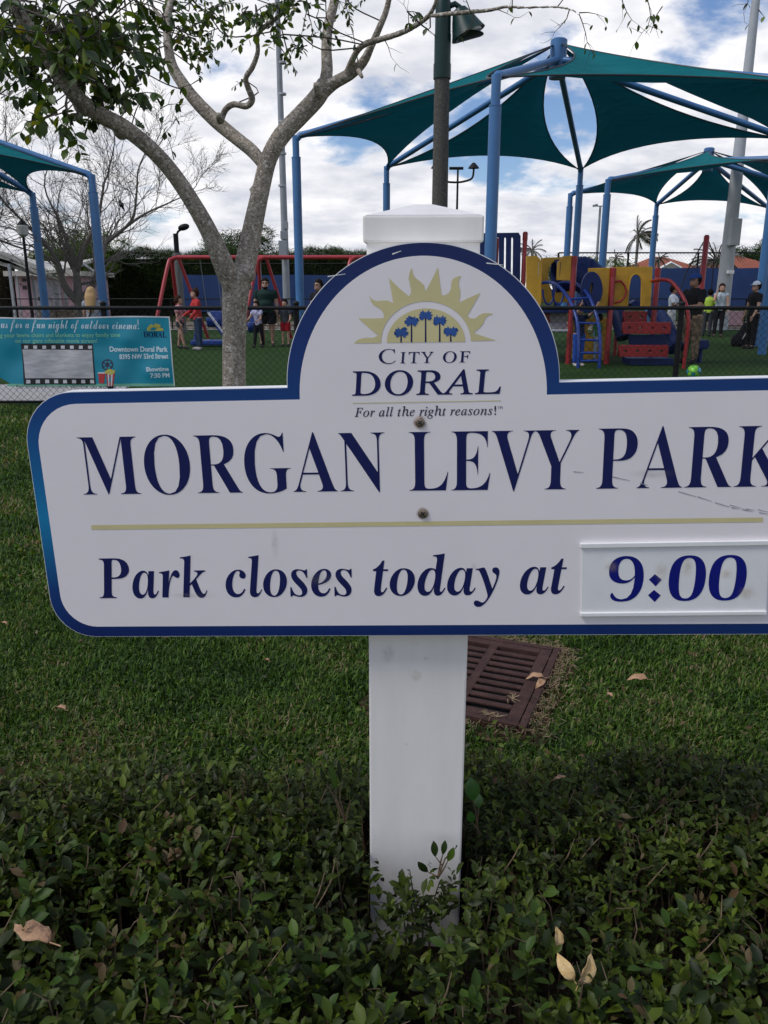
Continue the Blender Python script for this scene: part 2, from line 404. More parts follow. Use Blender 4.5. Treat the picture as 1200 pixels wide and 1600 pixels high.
class MB:
    def __init__(s): s.v = []; s.f = []
    def add(s, vs_, fs_):
        b = len(s.v)
        s.v.extend([tuple(p) for p in vs_]); s.f.extend([tuple(i + b for i in f) for f in fs_]); return s
    def box(s, c, size, rot=None, taper=1.0):
        hx, hy, hz_ = [q / 2 for q in size]
        vs_ = [Vector((x * (taper if z > 0 else 1), y * (taper if z > 0 else 1), z)) for z in (-hz_, hz_) for x, y in ((-hx, -hy), (hx, -hy), (hx, hy), (-hx, hy))]
        if rot is not None: vs_ = [rot @ q for q in vs_]
        vs_ = [q + Vector(c) for q in vs_]
        return s.add(vs_, [(3, 2, 1, 0), (4, 5, 6, 7), (0, 1, 5, 4), (1, 2, 6, 5), (2, 3, 7, 6), (3, 0, 4, 7)])
    def tube(s, pts, r, n=8, cap=True, flat=None):
        pts = [Vector(p) for p in pts]
        if isinstance(r, (int, float)): r = [r] * len(pts)
        rings = []
        x = None
        for i, p in enumerate(pts):
            d = (pts[min(i + 1, len(pts) - 1)] - pts[max(i - 1, 0)])
            if d.length < 1e-9: d = Vector((0, 0, 1))
            d.normalize()
            if x is None: x, y = frame_from(d)
            else:
                x = (x - d * x.dot(d)).normalized(); y = d.cross(x)
            ring = []
            for k in range(n):
                a = 2 * math.pi * k / n
                o = (x * math.cos(a) + y * math.sin(a)) * r[i]
                if flat: fd, fk = flat; o = o - fd * o.dot(fd) * (1 - fk)
                ring.append(p + o)
            rings.append(ring)
        vs_ = [q for ring in rings for q in ring]
        fs_ = []
        for i in range(len(pts) - 1):
            for k in range(n):
                a = i * n + k; b = i * n + (k + 1) % n
                fs_.append((a, b, b + n, a + n))
        if cap:
            fs_.append(tuple(range(n - 1, -1, -1))); fs_.append(tuple(range((len(pts) - 1) * n, len(pts) * n)))
        return s.add(vs_, fs_)
    def ball(s, c, r, nu=12, nv=8, R3=None):
        c = Vector(c)
        if isinstance(r, (int, float)): r = (r, r, r)
        vs_ = []
        for j in range(nv + 1):
            th = math.pi * j / nv
            for k in range(nu):
                a = 2 * math.pi * k / nu
                q = Vector((r[0] * math.sin(th) * math.cos(a), r[1] * math.sin(th) * math.sin(a), r[2] * math.cos(th)))
                if R3 is not None: q = R3 @ q
                vs_.append(c + q)
        fs_ = [(j * nu + k, (j + 1) * nu + k, (j + 1) * nu + (k + 1) % nu, j * nu + (k + 1) % nu) for j in range(nv) for k in range(nu)]
        return s.add(vs_, fs_)
    def prism(s, poly, depth_vec):                 # poly: list of 3-D points, extruded by a vector
        poly = [Vector(p) for p in poly]; n = len(poly); dv = Vector(depth_vec)
        vs_ = poly + [p + dv for p in poly]
        fs_ = [tuple(range(n - 1, -1, -1)), tuple(range(n, 2 * n))] + [(i, (i + 1) % n, (i + 1) % n + n, i + n) for i in range(n)]
        return s.add(vs_, fs_)
    def grid(s, fn, nu, nv):
        vs_ = [fn(i / nu, j / nv) for j in range(nv + 1) for i in range(nu + 1)]
        w = nu + 1
        return s.add(vs_, [(j * w + i, j * w + i + 1, (j + 1) * w + i + 1, (j + 1) * w + i) for j in range(nv) for i in range(nu)])
    def build(s, name, m, parent=None, smooth=False, bevel=0.0, tri=False, solid=0.0):
        off = Vector(parent.matrix_world_loc) if False else (abs_loc(parent) if parent else Vector((0, 0, 0)))
        me = bpy.data.meshes.new(name)
        me.from_pydata([(x - off.x, y - off.y, z - off.z) for x, y, z in s.v], [], s.f)
        if bevel or tri:
            bm = bmesh.new(); bm.from_mesh(me)
            bmesh.ops.recalc_face_normals(bm, faces=bm.faces)
            if bevel:
                ed = [e for e in bm.edges if len(e.link_faces) == 2 and e.calc_face_angle(0) > 0.6]
                bmesh.ops.bevel(bm, geom=ed, offset=bevel, segments=2, affect='EDGES', profile=0.6)
            bm.to_mesh(me); bm.free()
        me.update()
        if smooth:
            me.polygons.foreach_set('use_smooth', [True] * len(me.polygons))
            if hasattr(me, 'set_sharp_from_angle'): me.set_sharp_from_angle(angle=R(40))
        me.materials.append(m)
        o = bpy.data.objects.new(name, me)
        COL.objects.link(o)
        if parent: o.parent = parent
        if solid:
            md = o.modifiers.new('solid', 'SOLIDIFY'); md.thickness = solid; md.offset = 0
        return o

def abs_loc(o):
    l = Vector((0, 0, 0))
    while o is not None:
        l += o.location; o = o.parent
    return l

def bake_modifiers(o):
    dg = bpy.context.evaluated_depsgraph_get()
    e = o.evaluated_get(dg)
    me = bpy.data.meshes.new_from_object(e)
    old = o.data
    o.modifiers.clear(); o.data = me
    bpy.data.meshes.remove(old)
    return o
def remesh(o, vox, smooth_it=3, fac=0.6):
    md = o.modifiers.new('r', 'REMESH'); md.mode = 'VOXEL'; md.voxel_size = vox; md.use_smooth_shade = True
    if smooth_it:
        s = o.modifiers.new('s', 'SMOOTH'); s.iterations = smooth_it; s.factor = fac
    return bake_modifiers(o)

def np_mesh(name, verts, quads, m, parent=None, rnd=None, smooth=True):
    """verts (n,3) float array; quads (k,4) int array; rnd: one number per face"""
    me = bpy.data.meshes.new(name)
    off = np.array(abs_loc(parent)) if parent else np.zeros(3)
    verts = (verts - off).astype(np.float32)
    me.vertices.add(len(verts)); me.vertices.foreach_set('co', verts.ravel())
    k = quads.shape[1]
    me.loops.add(quads.size); me.loops.foreach_set('vertex_index', quads.ravel().astype(np.int32))
    me.polygons.add(len(quads))
    me.polygons.foreach_set('loop_start', np.arange(0, quads.size, k, dtype=np.int32))
    me.polygons.foreach_set('loop_total', np.full(len(quads), k, dtype=np.int32))
    me.update(calc_edges=True)
    if smooth: me.polygons.foreach_set('use_smooth', np.ones(len(quads), dtype=bool))
    if rnd is not None:
        a = me.attributes.new('rnd', 'FLOAT', 'FACE'); a.data.foreach_set('value', rnd.astype(np.float32))
    me.materials.append(m)
    o = bpy.data.objects.new(name, me); COL.objects.link(o)
    if parent: o.parent = parent
    return o

def leaf_template(L_=1.0, W=0.42, nseg=3, fold=0.25, curl=0.25, tipw=0.0, obov=0.0):
    """leaf along +Y from the origin, face up +Z"""
    vs_ = []
    for j in range(nseg + 1):
        t = j / nseg
        w = W * 0.5 * (math.sin(math.pi * min(1, (t ** (1 + obov)) * 0.97 + 0.03)) ** 0.75)
        z = -curl * t * t * L_ * 0.5
        vs_ += [(-w, t * L_, z + fold * w), (0, t * L_, z), (w, t * L_, z + fold * w)]
    q = []
    for j in range(nseg):
        b = j * 3
        q += [(b, b + 1, b + 4, b + 3), (b + 1, b + 2, b + 5, b + 4)]
    return np.array(vs_, float), np.array(q, int)

def rot_mats(az, el, roll):
    """arrays -> (n,3,3): leaf +Y axis points to azimuth az, elevation el, rolled about itself"""
    ca, sa = np.cos(az), np.sin(az); ce, se = np.cos(el), np.sin(el); cr_, sr = np.cos(roll), np.sin(roll)
    y = np.stack([ca * ce, sa * ce, se], -1)
    x0 = np.stack([sa, -ca, np.zeros_like(ca)], -1)
    z0 = np.cross(x0, y)
    x = x0 * cr_[:, None] + z0 * sr[:, None]
    z = np.cross(x, y)
    return np.stack([x, y, z], -1)

def scatter_leaves(tmpl, pos, rm, sc, rnd):
    tv, tq = tmpl
    n = len(pos)
    v_ = np.einsum('nij,kj->nki', rm, tv) * sc[:, None, None] + pos[:, None, :]
    q_ = tq[None] + (np.arange(n) * len(tv))[:, None, None]
    return v_.reshape(-1, 3), q_.reshape(-1, tq.shape[1]), np.repeat(rnd, len(tq))

# ------------------------------------------------------------------ ground and paving
FENCE_Y = 10.2
def sheet(name, x0, x1, y0, y1, z, m, div=1):
    b = MB()
    b.grid(lambda a, c: (x0 + (x1 - x0) * a, y0 + (y1 - y0) * c, z), div, div)
    return tag(b.build(name, m), kind='structure')
sheet('ground', -400, 400, -60, 700, -0.02, M['lawn_base'], 4)
sheet('lawn', -14, 14, -3, FENCE_Y + 0.05, 0.0, M['lawn_base'], 8)
sheet('artificial_turf', -30, 30, FENCE_Y + 0.05, 30.0, 0.0, M['turf'], 8)
sheet('turf_edge_line', -30, 30, 30.0, 30.16, 0.004, M['white_line'])
sheet('path', -60, 60, 30.16, 37.5, 0.0, M['tan_path'], 4)
sheet('sidewalk', -9.5, -3.9, FENCE_Y + 0.35, 12.6, 0.006, M['concrete'], 2)
sheet('soil', -3.2, 3.2, 0.1, 2.05, 0.012, M['soil'], 4)

# ------------------------------------------------------------------ text as geometry
def uni(s, style):
    o = ''
    for ch in s:
        c = ord(ch)
        if 'A' <= ch <= 'Z': o += chr({'bold': 0x1D400, 'bi': 0x1D468, 'it': 0x1D434, 'script': 0x1D4D0}[style] + c - 65)
        elif 'a' <= ch <= 'z':
            if style == 'it' and ch == 'h': o += '\u210E'
            else: o += chr({'bold': 0x1D41A, 'bi': 0x1D482, 'it': 0x1D44E, 'script': 0x1D4EA}[style] + c - 97)
        elif False: pass
        elif '0' <= ch <= '9' and style == 'bold': o += chr(0x1D7CE + c - 48)
        else: o += ch
    return o
def text_geo(body, space=1.0, offset=0.0, wspace=1.0, res=4):
    c = bpy.data.curves.new('t', 'FONT'); c.body = body
    c.space_character = space; c.offset = offset; c.space_word = wspace; c.resolution_u = res
    o = bpy.data.objects.new('t', c); COL.objects.link(o)
    me = bpy.data.meshes.new_from_object(o.evaluated_get(bpy.context.evaluated_depsgraph_get()))
    vs_ = np.array([v_.co[:] for v_ in me.vertices]); fs_ = [tuple(p.vertices) for p in me.polygons]
    bpy.data.objects.remove(o); bpy.data.curves.remove(c); bpy.data.meshes.remove(me)
    return vs_, fs_
CAPH = {}

# ------------------------------------------------------------------ THE PARK SIGN
D0 = 1.45
YAW, ROLL = R(2.75), R(1.48)
S0 = AT(661, 760, D0)
un = Vector((math.cos(YAW), -math.sin(YAW), 0))
SN = Vector((-math.sin(YAW), -math.cos(YAW), 0))          # towards the camera
UZ = Vector((0, 0, 1))
SU = un * math.cos(ROLL) + UZ * math.sin(ROLL)
SV = UZ * math.cos(ROLL) - un * math.sin(ROLL)
def S(px, py):
    d = ray(px, py)
    t = (S0 - CP).dot(SN) / d.dot(SN)
    p = CP + d * t - S0
    return (p.dot(SU), p.dot(SV))
def SW(u_, v_, n=0.0):
    return S0 + SU * u_ + SV * v_ + SN * n
post_c = AT(654.5, 900, D0 + 0.036) + Vector((0, 0.1, 0))
sign = thing('park_sign', (post_c.x, post_c.y, 0), 'large white park sign with navy border and sun emblem on a square white post', 'sign')
PW = 0.200
Rz = Matrix.Rotation(-YAW, 3, 'Z')
pc = SW(*S(654.5, 900)) - SN * (0.036 + PW / 2)
cap_top = AT(661, 336, pc.y - PW / 2 - 0.006).z
b = MB()
skirt = cap_top - 0.042
b.box((pc.x, pc.y, skirt / 2 - 0.15), (PW, PW, skirt + 0.3), Rz)
b.build('post', M['white_vinyl'], sign, bevel=0.004)
# cap: a lip box and a low pyramid
b = MB()
CW = PW + 0.012
b.box((pc.x, pc.y, cap_top - 0.0225), (CW, CW, 0.045), Rz)
ap = Vector((pc.x, pc.y, cap_top + 0.028))
b.build('post_cap', M['white_vinyl'], sign, bevel=0.004)
b = MB()
hw = CW / 2 - 0.004
cs = [Vector((pc.x, pc.y, cap_top + 0.0005)) + Rz @ Vector((x * hw, y * hw, 0)) for x, y in ((-1, -1), (1, -1), (1, 1), (-1, 1))]
ti = [Vector((pc.x, pc.y, cap_top + 0.026)) + Rz @ Vector((x * hw * 0.16, y * hw * 0.16, 0)) for x, y in ((-1, -1), (1, -1), (1, 1), (-1, 1))]
b.add(cs + ti, [(0, 1, 5, 4), (1, 2, 6, 5), (2, 3, 7, 6), (3, 0, 4, 7), (4, 5, 6, 7), (3, 2, 1, 0)])
b.build('cap_top', M['white_vinyl'], sign, bevel=0.002)

# board outline in local metres, from the photograph's corners
uL = (S(37.5, 665)[0] + S(79, 945)[0]) / 2
vT = (S(200, 608)[1] + S(440, 606)[1] + S(1190, 592)[1]) / 3
vB = (S(160, 997)[1] + S(640, 993)[1] + S(1195, 990)[1]) / 3
uaL, uaR = S(448, 600)[0], S(875, 590)[0]
uc, ra = (uaL + uaR) / 2, (uaR - uaL) / 2
vtop = S(661, 378)[1]
uR = 2 * uc - uL
rb = ra
def outline(ins):
    l, r_, t_, bo = uL + ins, uR - ins, vT - ins, vB + ins
    cr_ = 0.098 - ins * 0.75
    cb = 0.085 - ins * 0.75
    pts = []
    def arc(cx_, cy_, rx_, ry_, a0, a1, n):
        for i in range(n + 1):
            a = R(a0 + (a1 - a0) * i / n); pts.append((cx_ + rx_ * math.cos(a), cy_ + ry_ * math.sin(a)))
    arc(l + cb, bo + cb, cb, cb, 180, 270, 10)
    arc(r_ - cb, bo + cb, cb, cb, 270, 360, 10)
    arc(r_ - cr_, t_ - cr_, cr_, cr_, 0, 90, 10)
    arx = ra - ins; ary = (vtop - vT) - 0.0
    arc(uc, t_, arx, vtop - ins - t_, 0, 180, 56)
    arc(l + cr_, t_ - cr_, cr_, cr_, 90, 180, 10)
    return pts
TH = 0.034
def slab(pts, n0, n1, name, m, parent=sign, bevel=0):
    b_ = MB(); b_.prism([SW(u_, v_, n0) for u_, v_ in pts], SN * (n1 - n0))
    return b_.build(name, m, parent, bevel=bevel, tri=True)
slab(outline(0.0), -TH, -0.0012, 'board', M['white_edge'])
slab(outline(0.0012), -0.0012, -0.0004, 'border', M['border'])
slab(outline(0.0225), -0.0004, 0.0, 'face_panel', M['sign_white'])

def put_text(body, x0, y0, x1, y1, h, name, m, lab=None, space=1.0, offset=0.0, n=0.0005, shear=0.0, ref='H', base_adj=0.0, wspace=1.0, bend=None):
    """fit the inked width to x0..x1 at the baseline, cap height h photo px"""
    vs_, fs_ = text_geo(body, space, offset, wspace)
    rv, _ = text_geo(ref, 1, offset)
    caph = rv[:, 1].max() - rv[:, 1].min()
    vs_[:, 0] += shear * vs_[:, 1]
    xmin, xmax = vs_[:, 0].min(), vs_[:, 0].max()
    p0 = Vector(S(x0, y0)); p1 = Vector(S(x1, y1))
    ax = (p1 - p0); w = ax.length; ax.normalize(); ay = Vector((-ax.y, ax.x))
    q = Vector(S((x0 + x1) / 2, (y0 + y1) / 2 - h)); q0 = Vector(S((x0 + x1) / 2, (y0 + y1) / 2))
    sy = (q - q0).length / caph; sx = w / (xmax - xmin)
    b_ = MB()
    vv = []
    for x, y, z in vs_:
        p = p0 + ax * ((x - xmin) * sx) + ay * (y * sy)
        vv.append(SW(p.x, p.y, n))
    b_.add(vv, fs_)
    o = b_.build(name, m, sign)
    if lab: o['label'] = lab
    return o
B_ = uni('H', 'bold')
put_text(uni('MORGAN', 'bold'), 131, 774, 603, 768, 90, 'lettering', M['navy_print'], 'MORGAN in large navy serif capitals', ref=B_, offset=-0.010)
put_text(uni('LEVY', 'bold'), 640, 768, 901, 765.5, 92, 'lettering', M['navy_print'], 'LEVY in large navy serif capitals', ref=B_, offset=-0.010)
put_text(uni('PARK', 'bold'), 931, 765, 1226, 761, 94, 'lettering', M['navy_print'], 'PARK in large navy serif capitals', ref=B_, offset=-0.010)
BI = uni('H', 'bi')
put_text(uni('Park', 'bi'), 156, 935, 325, 933, 62, 'lettering', M['navy_print'], 'Park in navy italic', ref=BI, offset=-0.004, space=0.98, shear=-0.13)
put_text(uni('closes', 'bi'), 354, 932.5, 551, 931, 62, 'lettering', M['navy_print'], 'closes in navy italic', ref=BI, offset=-0.004, space=0.98, shear=-0.13)
put_text(uni('today', 'bi'), 584, 930.5, 780, 929, 62, 'lettering', M['navy_print'], 'today in navy italic', ref=BI, offset=-0.004, space=0.98, shear=-0.13)
put_text(uni('at', 'bi'), 812, 928, 884, 927.5, 62, 'lettering', M['navy_print'], 'at in navy italic', ref=BI, offset=-0.004, space=0.98, shear=-0.13)
put_text(uni('C', 'it'), 592, 568.5, 618.5, 568, 22.5, 'lettering', M['navy_print'], ref=uni('H', 'it'), offset=-0.002, shear=-0.20)
put_text(uni('ITY', 'it'), 625, 567.5, 677.5, 567, 17.5, 'lettering', M['navy_print'], ref=uni('H', 'it'), offset=0.004, space=1.2, shear=-0.20)
put_text(uni('OF', 'it'), 692, 566.7, 734.5, 566, 17.5, 'lettering', M['navy_print'], ref=uni('H', 'it'), offset=0.004, space=1.12, shear=-0.20)
put_text(uni('DORAL', 'it'), 550, 618, 782.5, 615, 38.5, 'lettering', M['navy_print'], 'DORAL in thin navy serif capitals', ref=uni('H', 'it'), offset=0.008, shear=-0.20, space=1.05)
put_text(uni('For all the right reasons!', 'it'), 554, 651.2, 775, 648, 14.2, 'lettering', M['dark_print'], 'small italic motto', ref=uni('H', 'it'), offset=0.008, space=1.08)
put_text('TM', 777.5, 639.5, 785, 639, 4.5, 'lettering', M['dark_print'], ref='H')

def poly_print(pts, name, m, n=0.0005, lab=None):
    b_ = MB()
    vv = [SW(*S(x, y), n) for x, y in pts]
    tri_ = tessellate_polygon([[Vector((x, -y, 0)) for x, y in pts]])
    me = bpy.data.meshes.new(name); me.from_pydata([tuple(q - abs_loc(sign)) for q in vv], [], [tuple(t_) for t_ in tri_]); me.materials.append(m)
    o = bpy.data.objects.new(name, me); COL.objects.link(o); o.parent = sign
    if lab: o['label'] = lab
    return o
def multi_print(polys, name, m, n=0.0005, lab=None, convert=True):
    bm = bmesh.new(); off = abs_loc(sign)
    for k, pts in enumerate(polys):
        bv = [bm.verts.new(SW(*S(x, y), n) - off) for x, y in pts]
        bm.faces.new(bv)
    bmesh.ops.triangulate(bm, faces=bm.faces)
    me = bpy.data.meshes.new(name); bm.to_mesh(me); bm.free(); me.materials.append(m)
    o = bpy.data.objects.new(name, me); COL.objects.link(o); o.parent = sign
    if lab: o['label'] = lab
    return o
def rule(x0, y0, x1, y1, w, name='rule', m=None, lab=None):
    return poly_print([(x0, y0 - w / 2), (x1, y1 - w / 2), (x1, y1 + w / 2), (x0, y0 + w / 2)], name, m or M['gold_print'], lab=lab)
rule(143, 824, 1192, 812, 7.2, lab='long gold rule under the park name')
rule(551, 630, 782.5, 626, 1.3, lab='hairline under the city name')
# sun emblem
Z = lambda x, y: (520 + x / 4, 390 + y / 4)
sp_ = [(130, 585), (158, 562), (205, 550), (250, 552), (283, 537), (222, 486), (160, 430), (240, 430), (318, 428), (320, 412), (312, 388), (292, 366), (255, 347), (240, 325), (228, 290),
       (246, 310), (272, 322), (310, 318), (345, 318), (378, 335), (365, 258), (350, 178), (412, 238), (475, 292), (487, 275), (489, 250), (482, 215), (473, 180), (480, 145), (493, 112),
       (500, 150), (515, 175), (545, 198), (568, 220), (580, 262), (620, 185), (657, 110), (668, 200), (680, 285), (705, 284), (726, 270), (738, 245), (740, 215), (746, 188), (768, 172), (803, 162),
       (788, 190), (786, 220), (795, 255), (796, 290), (788, 330), (852, 300), (922, 270), (882, 340), (840, 415), (862, 430), (890, 430), (912, 412), (940, 397), (970, 396), (1005, 402),
       (970, 412), (950, 432), (940, 462), (918, 488), (880, 520), (950, 545), (1022, 567), (862, 571)]
inner = [(582 + 281 * math.cos(R(a)), 577 - 254 * math.sin(R(a))) for a in range(2, 179, 6)] + [(300, 584)]
poly_print([Z(*p) for p in sp_ + inner], 'sun_rays', M['gold_print'], lab='gold ring of pointed and curled sun rays')
half = [(582 + 245 * math.cos(R(a)), 577 - 212 * math.sin(R(a))) for a in range(0, 181, 6)]
poly_print([Z(x, y - (x - 582) * 0.012 + 2) for x, y in half], 'sun_disc', M['gold_print'])
palms = []
for (cx_, cy_, tb) in ((427, 520, 580), (492, 450, 579), (580, 412, 578), (668, 445, 577), (737, 513, 575)):
    palms.append([Z(cx_ - 4, cy_), Z(cx_ - 5, tb), Z(cx_ + 5, tb), Z(cx_ + 4, cy_)])
multi_print(palms, 'palm_trunk', M['navy_print'], 0.0008)
palms = []
for (cx_, cy_, tb) in ((427, 520, 580), (492, 450, 579), (580, 412, 578), (668, 445, 577), (737, 513, 575)):
    st = []
    for k in range(26):
        a = 2 * math.pi * k / 26 + 0.1
        rr = (48 if k % 2 == 0 else 31) * (1 + 0.12 * math.sin(k * 3.1))
        if abs(math.sin(a) + 1) < 0.06: rr *= 0.4
        if math.sin(a) > 0.93: rr *= 0.62
        st.append(Z(cx_ + rr * math.cos(a), cy_ - rr * 0.92 * math.sin(a)))
    palms.append(st)
multi_print(palms, 'palm_crown', M['palm_print'], 0.0010)
# sliding time plate with two rails
def srect(x0, y0, x1, y1, x2, y2, x3, y3): return [S(x0, y0), S(x1, y1), S(x2, y2), S(x3, y3)]
slab(srect(908, 958, 1196, 955, 1200, 850, 909, 854), 0.0002, 0.0035, 'time_plate', M['plate'])
slab(srect(906, 855, 1204, 850, 1204, 843, 906, 848), 0.0002, 0.0075, 'rail', M['white_edge'], bevel=0.001)
slab(srect(906, 961.5, 1196, 958.5, 1196, 953, 906, 956), 0.0002, 0.0075, 'rail', M['white_edge'], bevel=0.001)
for (t_, x0, x1, sh) in (('9', 949, 1003, 0.0), ('0', 1042, 1099, 0.03), ('0', 1104, 1162, 0.03)):
    put_text(uni(t_, 'bold'), x0, 939.5 - (x0 - 950) * 0.010, x1, 939 - (x1 - 950) * 0.010, 71, 'numeral', M['time_print'], ref=uni('0', 'bold'), shear=sh, n=0.0040, offset=-0.012)
def dia(cx_, cy_, r_): return [(cx_ - r_ + 1, cy_ - 1), (cx_, cy_ - r_ + 1), (cx_ + r_, cy_ - 1), (cx_ + 1, cy_ + r_ - 1)]
multi_print([dia(1022.5, 905.5, 10.5), dia(1021, 930, 10.5)], 'colon', M['time_print'], 0.0040)
# rust stains on the plate (wear with a shape of its own)
def blotch(cx_, cy_, rx_, ry_, n=14, amp=0.25, seed=0):
    r_ = random.Random(seed)
    return [(cx_ + rx_ * (1 + amp * (r_.random() - .5)) * math.cos(2 * math.pi * k / n), cy_ + ry_ * (1 + amp * (r_.random() - .5)) * math.sin(2 * math.pi * k / n)) for k in range(n)]
def soft_stain(name, col, alpha, soft=0.9):
    m = bpy.data.materials.new(name); m.use_nodes = True
    t = m.node_tree; b_ = t.nodes['Principled BSDF']
    b_.inputs['Base Color'].default_value = (*col, 1); b_.inputs['Roughness'].default_value = 0.8
    tcn = t.nodes.new('ShaderNodeTexCoord')
    mp = t.nodes.new('ShaderNodeVectorMath'); mp.operation = 'SUBTRACT'; mp.inputs[1].default_value = (0.5, 0.5, 0.5)
    t.links.new(tcn.outputs['Generated'], mp.inputs[0])
    sx_ = t.nodes.new('ShaderNodeSeparateXYZ'); t.links.new(mp.outputs[0], sx_.inputs[0])
    rr = mth('SQRT', mth('ADD', mth('POWER', sx_.outputs[0], 2.0, tree=t), mth('POWER', sx_.outputs[2], 2.0, tree=t), tree=t), tree=t)
    n = t.nodes.new('ShaderNodeTexNoise'); n.inputs['Scale'].default_value = 90
    g = t.nodes.new('ShaderNodeNewGeometry'); t.links.new(g.outputs['Position'], n.inputs['Vector'])
    mr = t.nodes.new('ShaderNodeMapRange'); mr.interpolation_type = 'SMOOTHSTEP'
    mr.inputs['From Min'].default_value = 0.48; mr.inputs['From Max'].default_value = 0.48 - soft * 0.48
    mr.inputs['To Min'].default_value = 0; mr.inputs['To Max'].default_value = alpha
    t.links.new(rr, mr.inputs['Value'])
    nm = t.nodes.new('ShaderNodeMapRange'); nm.inputs['From Min'].default_value = 0.3; nm.inputs['From Max'].default_value = 0.7
    t.links.new(n.outputs['Fac'], nm.inputs['Value'])
    t.links.new(mth('MULTIPLY', mr.outputs[0], mth('ADD', mth('MULTIPLY', nm.outputs[0], 0.7, tree=t), 0.3, tree=t), tree=t), b_.inputs['Alpha'])
    return m
M['rust_stain'] = soft_stain('rust_stain', (0.55, 0.42, 0.24), 0.28)
M['grime'] = soft_stain('grime', (0.26, 0.24, 0.23), 0.20)
M['rust_ring'] = soft_stain('rust_ring', (0.28, 0.15, 0.08), 0.85, 0.6)
for i, (x, y, rx_, ry_) in enumerate(((1032, 892, 13, 22), (1073, 885, 12, 20), (1166, 925, 18, 15), (1135, 895, 14, 12), (955, 885, 16, 12))):
    poly_print(blotch(x, y, rx_, ry_, seed=i), 'stain', M['rust_stain'], 0.0044 + 0.0001 * i)
for i, (x, y, rx_, ry_, m_) in enumerate(((656, 659, 12, 13, 'rust_ring'), (661, 802, 12, 12, 'rust_ring'), (740, 884, 6, 7, 'grime'), (300, 930, 45, 5, 'grime'), (430, 850, 7, 30, 'grime'), (500, 905, 40, 14, 'grime'), (1020, 740, 50, 9, 'grime'), (670, 642, 10, 7, 'grime'))):
    poly_print(blotch(x, y, rx_, ry_, seed=20 + i), 'stain', M[m_], 0.0010 + 0.00012 * i)
# scratches
def scr(pts, w, name='scratch', n=0.0007, m='scratch'):
    polys = []
    for (x0, y0), (x1, y1) in zip(pts[::2], pts[1::2]):
        polys.append([(x0, y0 - w / 2), (x1, y1 - w * 0.2), (x1, y1 + w * 0.2), (x0, y0 + w / 2)])
    multi_print(polys, name, M[m], n)
scr([(957, 745), (985, 751), (1000, 755), (1012, 758), (1060, 768), (1088, 776), (1090, 776), (1112, 783), (1117, 785), (1140, 792), (1143, 793), (1155, 795), (1160, 796), (1176, 799), (1186, 801), (1200, 803), (896, 737), (912, 738)], 1.7)
scr([(1140, 789), (1160, 794), (1165, 795), (1180, 797), (1184, 796), (1200, 800)], 1.4, n=0.0008)
scr([(760, 411), (786, 414)], 2.0, m='white_edge', n=0.0002)
scr([(512, 432), (540, 428)], 1.6, m='white_edge', n=0.0002)
scr([(613, 397), (627, 392), (700, 379.5), (716, 381)], 2.2, m='white_edge', n=0.0002)
# screws
for (x, y, r_) in ((656, 659.5, 7.2), (660.5, 802, 7.6)):
    c = SW(*S(x, y), 0.0012); rad = r_ * mpp(c)
    b_ = MB(); b_.tube([c - SN * 0.001, c + SN * 0.0018, c + SN * 0.0030], [rad, rad, rad * 0.78], 20)
    so = b_.build('screw', M['screw'], sign, smooth=True)
    b_ = MB()
    for a in (35, 125):
        d = (SU * math.cos(R(a)) + SV * math.sin(R(a))); e = (SU * -math.sin(R(a)) + SV * math.cos(R(a)))
        p = c + SN * 0.0031
        k = 0.00005 if a > 90 else 0
        b_.prism([p - d * rad * .55 - e * rad * .13, p + d * rad * .55 - e * rad * .13, p + d * rad * .55 + e * rad * .13, p - d * rad * .55 + e * rad * .13], SN * (0.0002 + k))
    so2 = b_.build('screw_slot', M['black'], so)
# post smudges
pf = pc + SN * (PW / 2)
def post_blot(px, py, rx_, ry_, m_, i):
    off = abs_loc(sign); vv = []
    for x, y in blotch(px, py, rx_, ry_, seed=50 + i):
        d = ray(x, y); t = (pf + SN * (0.0004 + i * 0.0001) - CP).dot(SN) / d.dot(SN); vv.append(CP + d * t)
    b_ = MB(); b_.add(vv, [tuple(range(len(vv)))]); b_.build('stain', M[m_], sign)
for i, q in enumerate(((651, 1057, 11, 13, 'rust_stain'), (666, 1029, 6, 4, 'grime'), (650, 1006, 3, 2, 'grime'), (635, 1163, 4, 3, 'grime'), (606, 1022, 14, 18, 'grime'))): post_blot(*q, i)

# ------------------------------------------------------------------ near chain-link fence
fx0, fx1 = -8.5, 9.0
fence = thing('chain_link_fence', (0, FENCE_Y, 0), 'black waist-high chain-link fence crossing the whole scene in front of the playground', 'fence')
FH = 1.22
b = MB(); b.tube([(fx0, FENCE_Y, FH), (fx1, FENCE_Y, FH)], 0.024, 10); b.build('top_rail', M['fence_black'], fence, smooth=True)
b = MB(); b.tube([(fx0, FENCE_Y, 0.06), (fx1, FENCE_Y, 0.06)], 0.018, 8); b.build('bottom_rail', M['fence_black'], fence, smooth=True)
p1 = AT(1061, 540, FENCE_Y).x
fposts = [p1 + 2.39 * k for k in range(-4, 4)]
for x in fposts:
    if fx0 < x < fx1:
        b = MB(); b.tube([(x, FENCE_Y + 0.03, -0.05), (x, FENCE_Y + 0.03, FH + 0.05)], 0.036, 12)
        b.ball((x, FENCE_Y + 0.03, FH + 0.055), (0.042, 0.042, 0.03), 12, 6)
        b.build('fence_post', M['fence_black'], fence, smooth=True)
